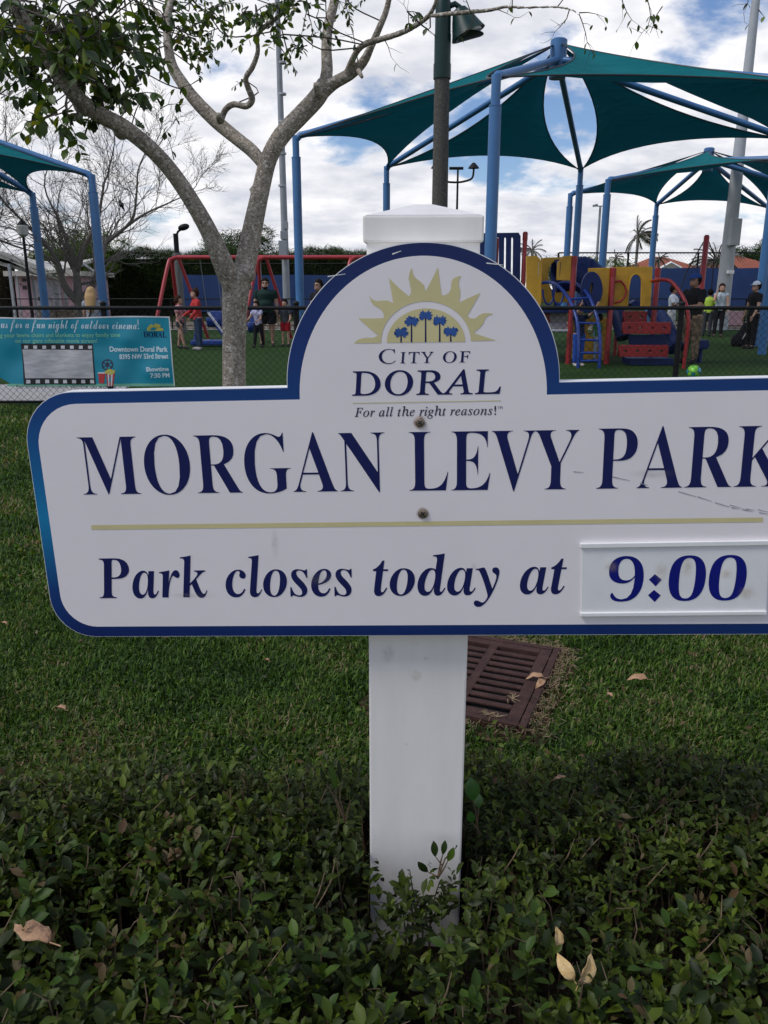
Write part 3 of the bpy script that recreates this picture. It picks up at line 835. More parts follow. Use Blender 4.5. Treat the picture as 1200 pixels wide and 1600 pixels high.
def chain_link(x0, x1, z0, z1, y, pitch, r_, parent, name='wire_mesh'):
    h = z1 - z0; vs_ = []; qs = []
    k = x0 - h
    segs = []
    while k < x1:
        for sgn in (1, -1):
            a = k; bq = k + h
            if sgn == 1: P0, P1 = (a, z0), (bq, z1)
            else: P0, P1 = (a, z1), (bq, z0)
            (ax_, az_), (bx_, bz_) = P0, P1
            if bx_ <= x0 or ax_ >= x1: continue
            if ax_ < x0: t = (x0 - ax_) / (bx_ - ax_); az_ = az_ + (bz_ - az_) * t; ax_ = x0
            if bx_ > x1: t = (x1 - ax_) / (bx_ - ax_); bz_ = az_ + (bz_ - az_) * t; bx_ = x1
            segs.append((ax_, az_, bx_, bz_, sgn))
        k += pitch
    for ax_, az_, bx_, bz_, sgn in segs:
        yy = y + sgn * r_ * 0.8
        d = Vector((bx_ - ax_, 0, bz_ - az_)).normalized(); nrm = Vector((-d.z, 0, d.x))
        base = len(vs_)
        for (X_, Z_) in ((ax_, az_), (bx_, bz_)):
            p = Vector((X_, yy, Z_))
            vs_ += [p + nrm * r_, p - nrm * r_ * 0.5 + Vector((0, -r_ * 0.87, 0)), p - nrm * r_ * 0.5 + Vector((0, r_ * 0.87, 0))]
        qs += [(base, base + 1, base + 4, base + 3), (base + 1, base + 2, base + 5, base + 4), (base + 2, base, base + 3, base + 5)]
    o = np_mesh(name, np.array(vs_), np.array(qs), M['fence_black'], parent, smooth=False)
    o['kind'] = 'stuff'
    return o
chain_link(fx0, fx1, 0.06, FH - 0.01, FENCE_Y - 0.02, 0.085, 0.0024, fence)

# ------------------------------------------------------------------ cinema banner on the fence
BY = FENCE_Y - 0.065
bTR, bBR = AT(266, 497, BY), AT(273, 603, BY)
bTL, bBL = AT(-150, 491, BY), AT(-140, 606, BY)
bx0 = bTL.x; bx1 = (bTR.x + bBR.x) / 2
bz1, bz0 = bTR.z + 0.01, bBR.z - 0.005
banner = thing('vinyl_banner', (bx1 - 1.2, BY, bz0), 'teal outdoor cinema banner tied along the chain-link fence', 'banner')
def wave(x, z):
    w = 0.010 * math.sin(x * 5.1 + z * 2) + 0.007 * math.sin(x * 11.7 - z * 7) + 0.008 * math.sin(z * 9 + x * 2.3) * math.sin(x * 3.1)
    for cx_, cz_, r_, a in ((-3.2, 0.85, 0.10, 0.016), (-3.55, 0.62, .12, .012), (-4.6, .75, .15, .016), (-2.95, 0.45, .09, .014), (-4.1, .5, .2, .012), (-2.85, 1.0, .08, .012)):
        d2 = ((x - cx_) ** 2 + (z - cz_) ** 2) / (r_ * r_)
        w += a * math.exp(-d2)
    return w
def bpt(x, z, n):      # n = millimetres in front of the cloth
    return Vector((x, BY - 0.012 - wave(x, z) - n * 0.001, z))
def bsag(x, z):
    return z
b = MB()
notch = AT(26, 607, BY)
def bz_low(x):
    if x < notch.x: return bz0 + min(0.11, (notch.x - x) * 0.62)
    return bz0
b.grid(lambda a, c: bpt(bx0 + (bx1 - bx0) * a, bz_low(bx0 + (bx1 - bx0) * a) + (bz1 + 0.012 * math.sin(a * 9) - bz_low(bx0 + (bx1 - bx0) * a)) * c, 0), 120, 30)
b.build('cloth', M['banner_teal'], banner, smooth=True)
zg = AT(100, 599.5, BY).z
b = MB(); b.grid(lambda a, c: bpt(notch.x - 0.1 + (bx1 - notch.x + 0.1) * a, bz0 + 0.002 + (zg - bz0) * c, 1.2), 80, 3)
b.build('green_strip', M['banner_green'], banner, smooth=True)
for (xx0, xx1, zz0, zz1, dv) in ((bx1 - 0.012, bx1 + 0.001, bz0, bz1 + 0.01, (2, 30)), (bx0, bx1, bz1 - 0.012, bz1 + 0.004, (120, 2))):
    b = MB(); b.grid(lambda a, c: bpt(xx0 + (xx1 - xx0) * a, zz0 + (zz1 - zz0) * c + (0.012 * math.sin((xx0 + (xx1 - xx0) * a - bx0) / (bx1 - bx0) * 9) if dv[1] == 2 else 0), 1.5), *dv)
    b.build('hem', M['banner_white'], banner, smooth=True)
def bxz(px, py):
    p = AT(px, py, BY - 0.02); return p.x, p.z
def btext(body, x0, y0, x1, y1, h, m, ref='H', offset=0.0, space=1.0, n=2.0, lab=None, name='lettering'):
    vs_, fs_ = text_geo(body, space, offset, res=3)
    rv, _ = text_geo(ref, 1, offset); caph = rv[:, 1].max() - rv[:, 1].min()
    xmin, xmax = vs_[:, 0].min(), vs_[:, 0].max()
    X0, Z0 = bxz(x0, y0); X1, Z1 = bxz(x1, y1); hh = h * mpp((X0, BY, Z0))
    b_ = MB(); vv = []
    for x, y, z in vs_:
        t = (x - xmin) / (xmax - xmin)
        X_ = X0 + (X1 - X0) * t; Z_ = Z0 + (Z1 - Z0) * t + y / caph * hh
        vv.append(bpt(X_, Z_, n))
    b_.add(vv, fs_); o = b_.build(name, m, banner)
    if lab: o['label'] = lab
    return o
SR = uni('H', 'script')
btext(uni('us for a fun night of outdoor cinema!', 'script'), 2, 512.5, 217, 514.5, 14, M['banner_text'], ref=SR, lab='white script headline')
btext(uni('Join', 'script'), -38, 511.5, -8, 512, 14, M['banner_text'], ref=SR)
btext('g your lawns chairs and blankets to enjoy family time', 1, 527, 188, 526.5, 6.5, M['banner_text_green'], offset=0.01)
btext('on our giant inflatable movie screen!', 24, 535.5, 152, 535.5, 6.2, M['banner_text_green'], offset=0.01)
btext('Downtown Doral Park', 171, 549.5, 262.5, 549.5, 8.2, M['banner_text'], offset=0.03)
btext('8395 NW 53rd Street', 186.5, 561, 263.5, 560, 7.6, M['banner_text'], offset=0.03)
btext('Showtime', 228, 580.5, 264, 579.5, 7.0, M['banner_text'], offset=0.03)
btext('7:30 PM', 235, 590.5, 265, 589.5, 7.2, M['banner_text'], offset=0.03)
btext('For more information, visit the city website', 27, 607, 182, 607, 5.6, M['dark_print'], offset=0.0)
btext(uni('DORAL', 'bold'), 224, 527, 260, 527.5, 8.5, M['navy_print'], ref=B_, offset=0.0)
def bpoly(pts, m, name, n=2.0):
    bm = bmesh.new(); off = abs_loc(banner)
    for pl in pts:
        bm.faces.new([bm.verts.new(bpt(*bxz(x, y), n) - off) for x, y in pl])
    bmesh.ops.triangulate(bm, faces=bm.faces)
    me = bpy.data.meshes.new(name); bm.to_mesh(me); bm.free(); me.materials.append(m)
    o = bpy.data.objects.new(name, me); COL.objects.link(o); o.parent = banner
    return o
def bgrid(x0, y0, x1, y1, x2, y2, x3, y3, m, name, n, nu=24, nv=8):
    A, B2, C_, D_ = [Vector(bxz(*q)) for q in ((x0, y0), (x1, y1), (x2, y2), (x3, y3))]
    b_ = MB()
    def fn(a, c):
        p = (A * (1 - a) + B2 * a) * (1 - c) + (D_ * (1 - a) + C_ * a) * c
        return bpt(p.x, p.y, n)
    b_.grid(fn, nu, nv); return b_.build(name, m, banner, smooth=True)
bgrid(38, 601, 150, 601, 145, 537, 32, 537, M['black'], 'film_frame', 1.8)
bgrid(40, 591, 147, 591, 144, 547, 34, 546, M['banner_screen'], 'film_screen', 3.0)
hol = []
for k in range(8):
    x = 37 + k * 14.4
    hol.append([(x, 545), (x + 6, 545), (x + 6, 540), (x, 540)])
    x = 41.5 + k * 14.2
    hol.append([(x, 599), (x + 6.5, 599), (x + 6, 593.5), (x, 593.5)])
bpoly(hol, M['banner_white'], 'film_holes', 3.2)
star = []
cx_, cy_ = 242, 515
for k in range(17):
    a = R(180 - k * 180 / 16); rr = 13 if k % 2 == 0 else 9
    star.append((cx_ + rr * math.cos(a), cy_ + 2 - rr * 0.9 * math.sin(a)))
bpoly([star], M['banner_gold'], 'sun_logo', 2.2)
def disc(cx_, cy_, r_, n=18): return [(cx_ + r_ * math.cos(2 * math.pi * k / n), cy_ + r_ * math.sin(2 * math.pi * k / n)) for k in range(n)]
bpoly([disc(168, 570, 9)], M['dark_print'], 'film_reel', 2.4)
bpoly([disc(168 + 5.2 * math.cos(R(a)), 570 + 5.2 * math.sin(R(a)), 2.1, 8) for a in range(0, 360, 60)], M['banner_teal'], 'reel_hole', 2.8)
bpoly([[(153.5, 583), (165, 583), (163, 599), (155.5, 599)]], M['cup_red'], 'drink_cup', 3.2)
bpoly([[(153, 583.5), (165.5, 583.5), (165, 581.5), (153.5, 581.5)]], M['banner_white'], 'cup_lid', 3.5)
bpoly([[(166, 583), (180, 583), (177.5, 603), (168.5, 603)]], M['cup_red'], 'popcorn_box', 3.6)
bpoly([[(168.5, 583), (171, 583), (171.5, 603), (170, 603)], [(174, 583), (177, 583), (175.6, 603), (174, 603)]], M['banner_white'], 'popcorn_stripe', 4.0)
bpoly([blotch(173, 581, 8, 4, 12, 0.5, 3)], M['banner_gold'], 'popcorn', 4.2)

# ------------------------------------------------------------------ storm drain grate
ga = R(-22)
gu = Vector((math.cos(ga), math.sin(ga), 0)); gv = Vector((-math.sin(ga), math.cos(ga), 0))
gTR = G(862, 1028)
GW, GH = 0.46, 0.60
gc = gTR - gu * GW / 2 - gv * GH / 2
grate = thing('drain_grate', gc, 'rusty brown iron storm drain grate in the lawn just behind the sign post', 'drain')
def gq(a, c, z): return gTR - gu * a - gv * c + Vector((0, 0, z))
RG = Matrix((gu, gv, (0, 0, 1))).transposed()
b = MB(); b.box(gq(GW / 2, GH / 2, 0.006), (GW + .02, GH + .02, 0.004), RG); b.build('pit_shade', M['pit_shade'], grate)  # shallow near-black plate: shade of a deep drain put into its colour
def gbar(a0, a1, c0, c1, z0, z1, name, bev=0.003):
    b_ = MB(); b_.box(gq((a0 + a1) / 2, (c0 + c1) / 2, (z0 + z1) / 2), (a1 - a0, c1 - c0, z1 - z0), RG)
    return b_.build(name, M['iron'], grate, bevel=bev)
fr = 0.045
b = MB()
ring = []
for k in range(48):
    a = 2 * math.pi * k / 48; c_, s_ = math.cos(a), math.sin(a)
    m_ = max(abs(c_), abs(s_)); q = (GW / 2 + 0.09) / m_, (GH / 2 + 0.09) / m_
    w_ = 1 + 0.10 * math.sin(k * 1.7) + 0.07 * math.sin(k * 4.3)
    ring.append(gq(GW / 2 + q[0] * c_ * w_, GH / 2 + q[1] * s_ * w_, 0.0045))
b.add(ring, [tuple(range(48))])
tag(b.build('bare_earth', mat('bare_earth', (0.035, 0.022, 0.014), .95, 0, 30, .7, 150, col2=(0.11, 0.07, 0.042), spec=.1)), kind='structure')
for q in ((-0.03, 0.0 - 0.004, -0.03, GH + .03), (GW + .004, GW + .03, -0.03, GH + .03), (0, GW, -0.03, -0.004), (0, GW, GH + .004, GH + .03)):
    gbar(*q, 0.0, 0.036, 'frame')
for q in ((0, fr, 0, GH), (GW - fr, GW, 0, GH), (fr, GW - fr, 0, 0.04), (fr, GW - fr, GH - 0.04, GH)): gbar(*q, 0.008, 0.034, 'rim')
ncol = 2; mull = 0.034
cw = (GW - 2 * fr - mull * (ncol - 1)) / ncol
for k in range(1, ncol):
    a = fr + k * cw + (k - 1) * mull
    gbar(a, a + mull, 0.04, GH - 0.04, 0.008, 0.034, 'mullion')
nrow = 10; sp2 = (GH - 0.08) / nrow
for k in range(1, nrow):
    for j in range(ncol):
        a = fr + j * (cw + mull); c = 0.04 + sp2 * k
        gbar(a - 0.001, a + cw + 0.001, c - 0.0135, c + 0.0135, 0.024, 0.0335, 'bar', 0.004)

# ------------------------------------------------------------------ grass
def inside_grate(p, m_=0.05):
    d = p - np.array(gTR); a = -(d @ np.array(gu)); c = -(d @ np.array(gv))
    return (a > -m_) & (a < GW + m_) & (c > -m_) & (c < GH + m_)
def blades(n, xr, yr, hmin, hmax, w, seed, ypow=1.0):
    g = np.random.default_rng(seed)
    x = g.uniform(*xr, n); y = yr[0] + (yr[1] - yr[0]) * g.random(n) ** ypow
    p = np.stack([x, y, np.zeros(n)], -1)
    keep = ~inside_grate(p, 0.035)
    pcn = np.array(pc); keep &= ~((abs(x - pcn[0]) < .12) & (abs(y - pcn[1]) < .12))
    # a bare ring of straw around the grate
    near = inside_grate(p, 0.11) & (g.random(n) < 0.65); keep &= ~near
    p = p[keep]; n = len(p)
    cl = np.sin(p[:, 0] * 9.1 + np.sin(p[:, 1] * 7) * 1.5) * np.sin(p[:, 1] * 8.3) * 0.25 + 1
    h = g.uniform(hmin, hmax, n) * cl
    az = g.uniform(0, 2 * np.pi, n); lean = g.uniform(0.2, 1.6, n)
    d = np.stack([np.cos(az), np.sin(az), np.zeros(n)], -1); s_ = np.stack([-np.sin(az), np.cos(az), np.zeros(n)], -1)
    ww = w * g.uniform(0.6, 1.3, n)
    up = np.array([0, 0, 1.0])
    v_ = np.empty((n, 5, 3))
    v_[:, 0] = p - s_ * ww[:, None] / 2; v_[:, 1] = p + s_ * ww[:, None] / 2
    m1 = p + d * (np.sin(lean * 0.6) * h * 0.55)[:, None] + up * (np.cos(lean * 0.6) * h * 0.55)[:, None]
    v_[:, 2] = m1 + s_ * ww[:, None] * 0.42; v_[:, 3] = m1 - s_ * ww[:, None] * 0.42
    v_[:, 4] = m1 + d * (np.sin(lean * 1.2) * h * 0.45)[:, None] + up * (np.cos(lean * 1.2) * h * 0.45)[:, None]
    base = np.arange(n) * 5
    t = np.concatenate([np.stack([base, base + 1, base + 2], -1), np.stack([base, base + 2, base + 3], -1), np.stack([base + 3, base + 2, base + 4], -1)])
    r_ = g.random(n)
    return v_.reshape(-1, 3), t, np.concatenate([r_, r_, r_])
parts = [blades(190000, (-2.6, 2.8), (1.95, 3.7), 0.018, 0.044, 0.0062, 1),
         blades(110000, (-5.0, 3.6), (3.6, 6.5), 0.022, 0.05, 0.009, 2),
         blades(70000, (-7.5, 7.5), (6.4, FENCE_Y + .1), 0.03, 0.06, 0.013, 3)]
vo = 0; VV, TT, RR = [], [], []
for v_, t_, r_ in parts:
    VV.append(v_); TT.append(t_ + vo); RR.append(r_); vo += len(v_)
go = np_mesh('grass', np.concatenate(VV), np.concatenate(TT), M['grass'], None, np.concatenate(RR), smooth=False)
tag(go, 'short dense green lawn grass between the hedge and the fence', 'grass', kind='stuff')
# small broad-leaved weeds creeping out of the hedge into the turf
g_ = np.random.default_rng(77); nw = 5200
wy = 2.02 + np.abs(g_.normal(0, 0.30, nw)); wx = g_.uniform(-2.4, 2.6, nw)
far_w = g_.random(nw) < .3; wy = np.where(far_w, g_.uniform(2.1, 5.0, nw), wy); wx = np.where(far_w, np.round(wx * 4) / 4 + g_.normal(0, .05, nw), wx)
wp = np.stack([wx, wy, g_.uniform(0.015, 0.045, nw) + np.clip((2.25 - wy) * .2, 0, .05)], -1)
wp = wp[~inside_grate(wp, 0.02)]; nw = len(wp)
wv_, wq_, wr_ = scatter_leaves(leaf_template(1, .55, 2, .3, .3), wp, rot_mats(g_.uniform(0, 6.28, nw), g_.uniform(-.1, .9, nw), g_.normal(0, .5, nw)), g_.uniform(.012, .030, nw), np.clip(g_.random(nw) * .85 + .1, 0, 1))
tag(np_mesh('weeds', wv_, wq_, M['hedge_leaf'], None, wr_), 'small broad-leaved weeds scattered in the lawn along the hedge edge', 'weeds', kind='stuff')
# straw and clippings around the grate
b = MB()
for k in range(900):
    side = random.random(); t = random.uniform(-0.1, 1.1); o_ = abs(random.gauss(0, 0.05)) + 0.015
    if side < .5: p = gq(-o_, t * GH, 0)
    elif side < .85: p = gq(t * GW, -o_, 0)
    else: p = gq(t * GW, GH + o_, 0)
    a = random.uniform(0, math.pi); l_ = random.uniform(0.012, 0.045); d = Vector((math.cos(a), math.sin(a), random.uniform(-.2, .3))) * l_
    b.tube([p + Vector((0, 0, 0.012 + random.random() * 0.025)), p + d * 0.5 + Vector((0, 0, 0.03)), p + d + Vector((0, 0, 0.015 + random.random() * .01))], [0.0009, 0.0013, 0.0005], 3)
tag(b.build('dead_grass', M['straw'], None), 'pale dry grass clippings strewn round the drain grate', 'dry grass', kind='stuff')
b = MB()
for (px, py) in ((800, 1091), (775, 1120), (760, 1117)):
    c = G(px, py, 0.036)
    for k in range(9):
        a = random.uniform(0, 2 * math.pi); l_ = random.uniform(0.02, 0.05)
        b.tube([c, c + Vector((math.cos(a), math.sin(a), 0.25)) * l_ * .6, c + Vector((math.cos(a + .3), math.sin(a + .3), 0.06)) * l_], [0.0022, 0.0016, 0.0005], 3)
b.build('straw_tuft', M['straw'], None)
tag(bpy.data.objects['straw_tuft'], 'pale torn grass runners lying on the lower corner of the drain grate', 'dry grass', kind='stuff')

def dead_leaf(name, px, py, z, size, az, tilt, roll, m, lab, w=0.5, curl=0.7, fold=0.7, notch_=False):
    c = G(px, py, z)
    v_, q_ = leaf_template(1.0, w, 7, fold, curl)
    # crinkle
    for k in range(len(v_)):
        v_[k, 2] += 0.05 * math.sin(k * 2.7 + px); v_[k, 0] *= 1 + 0.12 * math.sin(k * 1.9 + py)
    v_[:, 1] -= 0.5
    rm = Euler((tilt, roll, az)).to_matrix()
    b_ = MB(); b_.add([c + rm @ (Vector(q) * size) for q in v_], [tuple(f) for f in q_.tolist()])
    st = [c + rm @ (Vector((0, -0.5, 0)) * size), c + rm @ (Vector((0.04, -0.78, 0.03)) * size)]
    b_.tube(st, size * 0.012, 4)
    o = b_.build(name, M[m], None, smooth=True, solid=0.0006)
    return tag(o, lab, 'leaf', 'fallen leaves')

# ------------------------------------------------------------------ foreground hedge
HT = 0.27
hedge = thing('hedge', (0, 1.3, 0), 'low clipped dark green hedge filling the foreground around the sign post', 'hedge')
def hedge_top(x, y):
    return HT + 0.022 * np.sin(x * 5.3 + 1.1) * np.sin(y * 6.1) + 0.014 * np.sin(x * 13 + y * 9) - np.clip((y - 1.55) * 0.16, 0, 0.2) - np.clip((y - 1.90 - 0.06 * np.sin(x * 3.1) - 0.04 * np.sin(x * 8.7)) * 1.2, 0, 0.25) 
HX0, HX1, HY0, HY1 = -2.3, 2.4, 0.35, 2.13
LT = leaf_template(1.0, 0.50, 3, 0.35, 0.35, obov=0.25)
nspr = 16500
sx_ = rng.uniform(HX0, HX1, nspr); sy_ = np.where(rng.random(nspr) < .30, rng.uniform(1.5, HY1, nspr), rng.uniform(HY0, HY1, nspr)) + 0.05 * np.sin(sx_ * 4) * 0.6
pcn = np.array(pc)
keep = ~((abs(sx_ - pcn[0]) < PW / 2 + 0.018) & (abs(sy_ - pcn[1]) < PW / 2 + 0.018))
# sprigs right in front of the post stay low so that the post shows
sx_, sy_ = sx_[keep], sy_[keep]; nspr = len(sx_)
szt = hedge_top(sx_, sy_) + rng.normal(0, 0.018, nspr) + np.where(rng.random(nspr) < 0.04, 0.03, 0)
deep = rng.random(nspr) < 0.35
szt -= np.where(deep, rng.uniform(0.02, 0.08, nspr), 0)
front = (abs(sx_ - pcn[0]) < 0.14) & (sy_ < pcn[1]) & (sy_ > pcn[1] - 0.36)
szt -= np.where(front, 0.012 + 0.050 * (1 - abs(sx_ - pcn[0] - 0.02) / 0.16), 0)
P_, AZ, EL, RO, SCL, RN, SID = [], [], [], [], [], [], []
big = np.clip(1.30 - (sy_ - 0.6) * 0.46, 0.62, 1.3) * (1 + 0.18 * np.sin(sx_ * 2.3 + 1) * np.sin(sy_ * 3.1))
tone = rng.random(nspr)
for k in range(nspr):
    nl = int(rng.integers(6, 10))
    a0 = rng.uniform(0, 6.28)
    lean = rng.normal(0, 0.25, 2)
    for j in range(nl):
        t = j / nl
        az = a0 + j * 2.4
        el = 0.15 + 1.0 * t + rng.normal(0, 0.2)
        z = szt[k] - 0.055 * (1 - t)
        if sx_[k] > pcn[0] - PW / 2 - .05 and sx_[k] < pcn[0] + PW / 2 + .05 and abs(sy_[k] - pcn[1]) < PW / 2 + 0.05:
            # turn leaves away from the post
            az = math.atan2(sy_[k] - pcn[1], sx_[k] - pcn[0]) + rng.normal(0, 0.5)
        P_.append((sx_[k] + lean[0] * 0.03 * t, sy_[k] + lean[1] * 0.03 * t, z)); AZ.append(az); EL.append(el); RO.append(rng.normal(0, 0.45))
        SCL.append((0.020 + 0.034 * rng.random() ** 1.8) * big[k] * (1.0 - 0.25 * t)); RN.append(np.clip(0.55 * tone[k] + 0.45 * rng.random() + (0.15 if t > .8 else 0) - 0.12, 0, 1)); SID.append(k)
P_ = np.array(P_); AZ = np.array(AZ); EL = np.array(EL); RO = np.array(RO); SCL = np.array(SCL); RN = np.array(RN); SID = np.array(SID)
RM = rot_mats(AZ, EL, RO)
# the 290 leaves that show largest in the photograph become single objects
d_ = P_ - np.array([0, 0, CAM_Z]); dep = d_ @ np.array(FW)
pxx = 600 + FPX * d_[:, 0] / dep; pyy = 800 - FPX * (d_ @ np.array(UPV)) / dep
vis = (pxx > 10) & (pxx < 1190) & (pyy > 1150) & (pyy < 1590) & (P_[:, 2] > hedge_top(P_[:, 0], P_[:, 1]) - 0.025)
score = np.where(vis, SCL / dep, 0)
pick = np.argsort(-score)[:290]
msk = np.ones(len(P_), bool); msk[pick] = False
hv, hq, hr = scatter_leaves(LT, P_[msk], RM[msk], SCL[msk], RN[msk])
o = np_mesh('foliage', hv, hq, M['hedge_leaf'], hedge, hr); o['kind'] = 'stuff'
LT5 = leaf_template(1.0, 0.50, 5, 0.35, 0.35, obov=0.25)
lm = bpy.data.meshes.new('leaf'); lm.from_pydata([tuple(q) for q in LT5[0]], [], [tuple(f) for f in LT5[1].tolist()]); lm.materials.append(M['hedge_leaf_one'])
lm.polygons.foreach_set('use_smooth', [True] * len(lm.polygons))
hl = np.array(abs_loc(hedge))
for i in pick:
    o = bpy.data.objects.new('leaf', lm); COL.objects.link(o); o.parent = hedge
    m4 = Matrix([list(RM[i][r_] * SCL[i]) + [float(P_[i][r_] - hl[r_])] for r_ in range(3)] + [[0, 0, 0, 1]])
    o.matrix_basis = m4
# twigs and woody stems
b = MB()
for k in range(0, nspr, 3):
    x, y, z = sx_[k], sy_[k], szt[k]
    b.tube([(x + random.gauss(0, .015), y + random.gauss(0, .015), 0.02), (x + random.gauss(0, .01), y, z * 0.6), (x, y, z - 0.008)], [0.003, 0.0022, 0.0012], 3, cap=False)
for k in range(700):
    x, y = random.uniform(-1.6, 1.7), random.uniform(0.7, 2.05)
    if abs(x - pc.x) < .17 and pc.y - .45 < y < pc.y + .14: continue
    z = float(hedge_top(x, y)); a = random.uniform(0, 6.3)
    b.tube([(x, y, z - 0.03), (x + .02 * math.cos(a), y + .02 * math.sin(a), z + .005), (x + .045 * math.cos(a + .4), y + .045 * math.sin(a + .4), z + 0.012 + random.random() * .02)], [0.0018, 0.0015, 0.0007], 3)
M['twig'] = mat('twig', (0.10, 0.065, 0.036), 0.8, 0.4, 60)
o = b.build('twigs', M['twig'], hedge); o['kind'] = 'stuff'

def sprig(name, base, tips, lens, lab, wide=0.45, mname='hedge_leaf_one'):
    """a taller shoot standing out of the hedge"""
    root = thing(name, base, lab, 'plant')
    for k, (tip, ln) in enumerate(zip(tips, lens)):
        tip = Vector(tip); base_v = Vector(base)
        b_ = MB(); mid = (tip + base_v) / 2 + Vector((random.gauss(0, .006), random.gauss(0, .006), 0.008))
        b_.tube([base_v, mid, tip], [0.0022, 0.0018, 0.0010], 5); b_.build('stem', M['twig'], root, smooth=True)
        d = (tip - base_v).normalized() + Vector((0, 0, 0.2))
        d.normalize()
        ref = Vector((0, -1, 0.3)); x = d.cross(ref).normalized(); z = x.cross(d)
        tv, tq = leaf_template(ln, ln * wide, 6, 0.3, 0.35, obov=0.15)
        b_ = MB(); b_.add([tip + x * q[0] + d * q[1] + z * q[2] for q in tv], [tuple(f) for f in tq.tolist()])
        b_.build('leaf', M[mname], root, smooth=True)
    return root
fy = pf.y - 0.05
bs = AT(684, 1372, fy)
sprig('hedge_shoot', bs, [AT(680, 1338, fy), AT(692, 1335, fy + .01), AT(712, 1325, fy), AT(700, 1345, fy - .01), AT(668, 1362, fy - .01)], [0.035, 0.030, 0.008, 0.035, 0.035], 'small leafy shoot standing against the foot of the white sign post')
M['bright_leaf'] = mat('bright_leaf', (0.030, 0.100, 0.014), 0.35, 0.25, 60, spec=0.5)
fy2 = pc.y - 0.02
bs = AT(752, 1330, fy2)
sprig('broad_leaf_shoot', bs, [AT(740, 1250, fy2), AT(738, 1285, fy2 - .02), AT(748, 1262, fy2 + .02)], [0.055, 0.030, 0.035], 'broad bright green leaves rising beside the right side of the sign post', 0.62, 'bright_leaf')
fy3 = pc.y + 0.0
bs = AT(540, 1285, fy3)
sprig('pale_shoot', bs, [AT(525, 1232, fy3), AT(532, 1222, fy3 + .01), AT(510, 1225, fy3), AT(548, 1250, fy3 - .01)], [0.055, 0.050, 0.04, 0.03], 'pale upright shoot with long narrow leaves left of the sign post', 0.26)

dead_leaf('fallen_leaf', 50, 1455, HT + 0.035, 0.088, R(65), R(8), R(10), 'dry_leaf', 'large curled brown leaf lying on the hedge near its left end', 0.55, 0.2, 0.25)
dead_leaf('fallen_leaf', 872, 1465, HT + 0.02, 0.034, R(10), R(55), R(25), 'yellow_leaf', 'small yellow curled leaf in the hedge, upper one of three', 0.6)
dead_leaf('fallen_leaf', 884, 1513, HT + 0.02, 0.047, R(8), R(60), R(-35), 'yellow_leaf', 'upright yellow leaf in the hedge, left of the folded brown one', 0.5)
dead_leaf('fallen_leaf', 917, 1515, HT + 0.02, 0.052, R(-6), R(60), R(40), 'yellow_leaf', 'folded yellow leaf with a brown edge in the hedge, rightmost of three', 0.5, 0.6, 1.0)
dead_leaf('fallen_leaf', 875, 1213, HT + 0.012, 0.035, R(-65), R(15), 0.2, 'dry_leaf', 'thin pale dry leaf on the hedge right of the post', 0.3)
dead_leaf('fallen_leaf', 94, 1104, 0.06, 0.05, R(60), 0.2, 0.2, 'dry_leaf', 'reddish brown leaf on the lawn at the far left edge of the hedge', 0.5)
dead_leaf('fallen_leaf', 998, 1058, 0.06, 0.070, R(80), 0.2, -0.2, 'dry_leaf', 'curled brown leaf on the lawn right of the drain', 0.5)
dead_leaf('fallen_leaf', 953, 1084, 0.06, 0.030, R(20), 0.2, -0.2, 'dry_leaf', 'tiny brown leaf on the lawn just below the curled one', 0.5)
dead_leaf('fallen_leaf', 836, 1056, 0.055, 0.066, R(75), 0.1, -0.1, 'dry_leaf', 'orange brown leaf lying on the right rim of the drain grate', 0.5)
dead_leaf('fallen_leaf', 845, 1066, 0.050, 0.060, R(140), 0.1, -0.2, 'dry_leaf', 'dark orange leaf beside the drain grate under the larger one', 0.45)
dead_leaf('fallen_leaf', 416, 1030, 0.05, 0.032, R(60), 0.2, 0.2, 'dry_leaf', 'small brown leaf on the lawn left of the post', 0.5)
dead_leaf('fallen_leaf', 64, 790, 0.06, 0.05, R(60), 0.3, 0.2, 'dry_leaf', 'pale leaf on the lawn left of the sign', 0.5)
dead_leaf('fallen_leaf', 6, 972, 0.06, 0.04, R(60), 0.3, 0.2, 'dry_leaf', 'pale leaf on the lawn at the left border below the sign corner', 0.5)

# ------------------------------------------------------------------ near tree
TY = 6.5
tb = AT(365, 782, TY)
tree = thing('shade_tree', (tb.x, TY, 0), 'mottled grey forked tree with sparse leaves standing in front of the fence', 'tree')
LIMBS = []
def limb(pts, w0, w1, dy0=0.0, dy1=0.0, ws=None):
    """pts photo px, w in px"""
    n = len(pts); P3 = []; rr = []
    for i, (x, y) in enumerate(pts):
        t = i / (n - 1)
        p = AT(x, y, TY + dy0 + (dy1 - dy0) * t); P3.append(p)
        w = ws[i] if ws else w0 + (w1 - w0) * t
        rr.append(w / 2 * mpp(p))
    c = catmull(P3, 5); r_ = interp(rr, 5)
    LIMBS.append((c, r_)); return c, r_
limb([(366, 830), (366, 700), (366, 610), (366, 520), (368, 455), (375, 420)], 0, 0, ws=[44, 40, 37, 37, 43, 40])
limb([(372, 470), (352, 420), (328, 365), (300, 315), (268, 268), (235, 232), (195, 200), (158, 180), (128, 160), (100, 125), (72, 85), (45, 45), (20, 0), (0, -50)], 0, 0, 0, -0.9, ws=[30, 34, 28, 26, 25, 25, 26, 26, 26, 26, 24, 22, 20, 18])
limb([(368, 470), (384, 410), (396, 350), (408, 295), (420, 248), (440, 212), (470, 180), (496, 152), (508, 130)], 0, 0, 0, 0.35, ws=[30, 34, 31, 28, 27, 28, 28, 28, 26])
limb([(415, 262), (395, 237), (368, 215), (338, 190), (308, 160), (285, 130), (268, 100), (262, 60), (262, 25), (272, -10), (280, -50)], 0, 0, 0.2, 0.9, ws=[18, 21, 21, 22, 21, 19, 17, 14, 12, 11, 10])
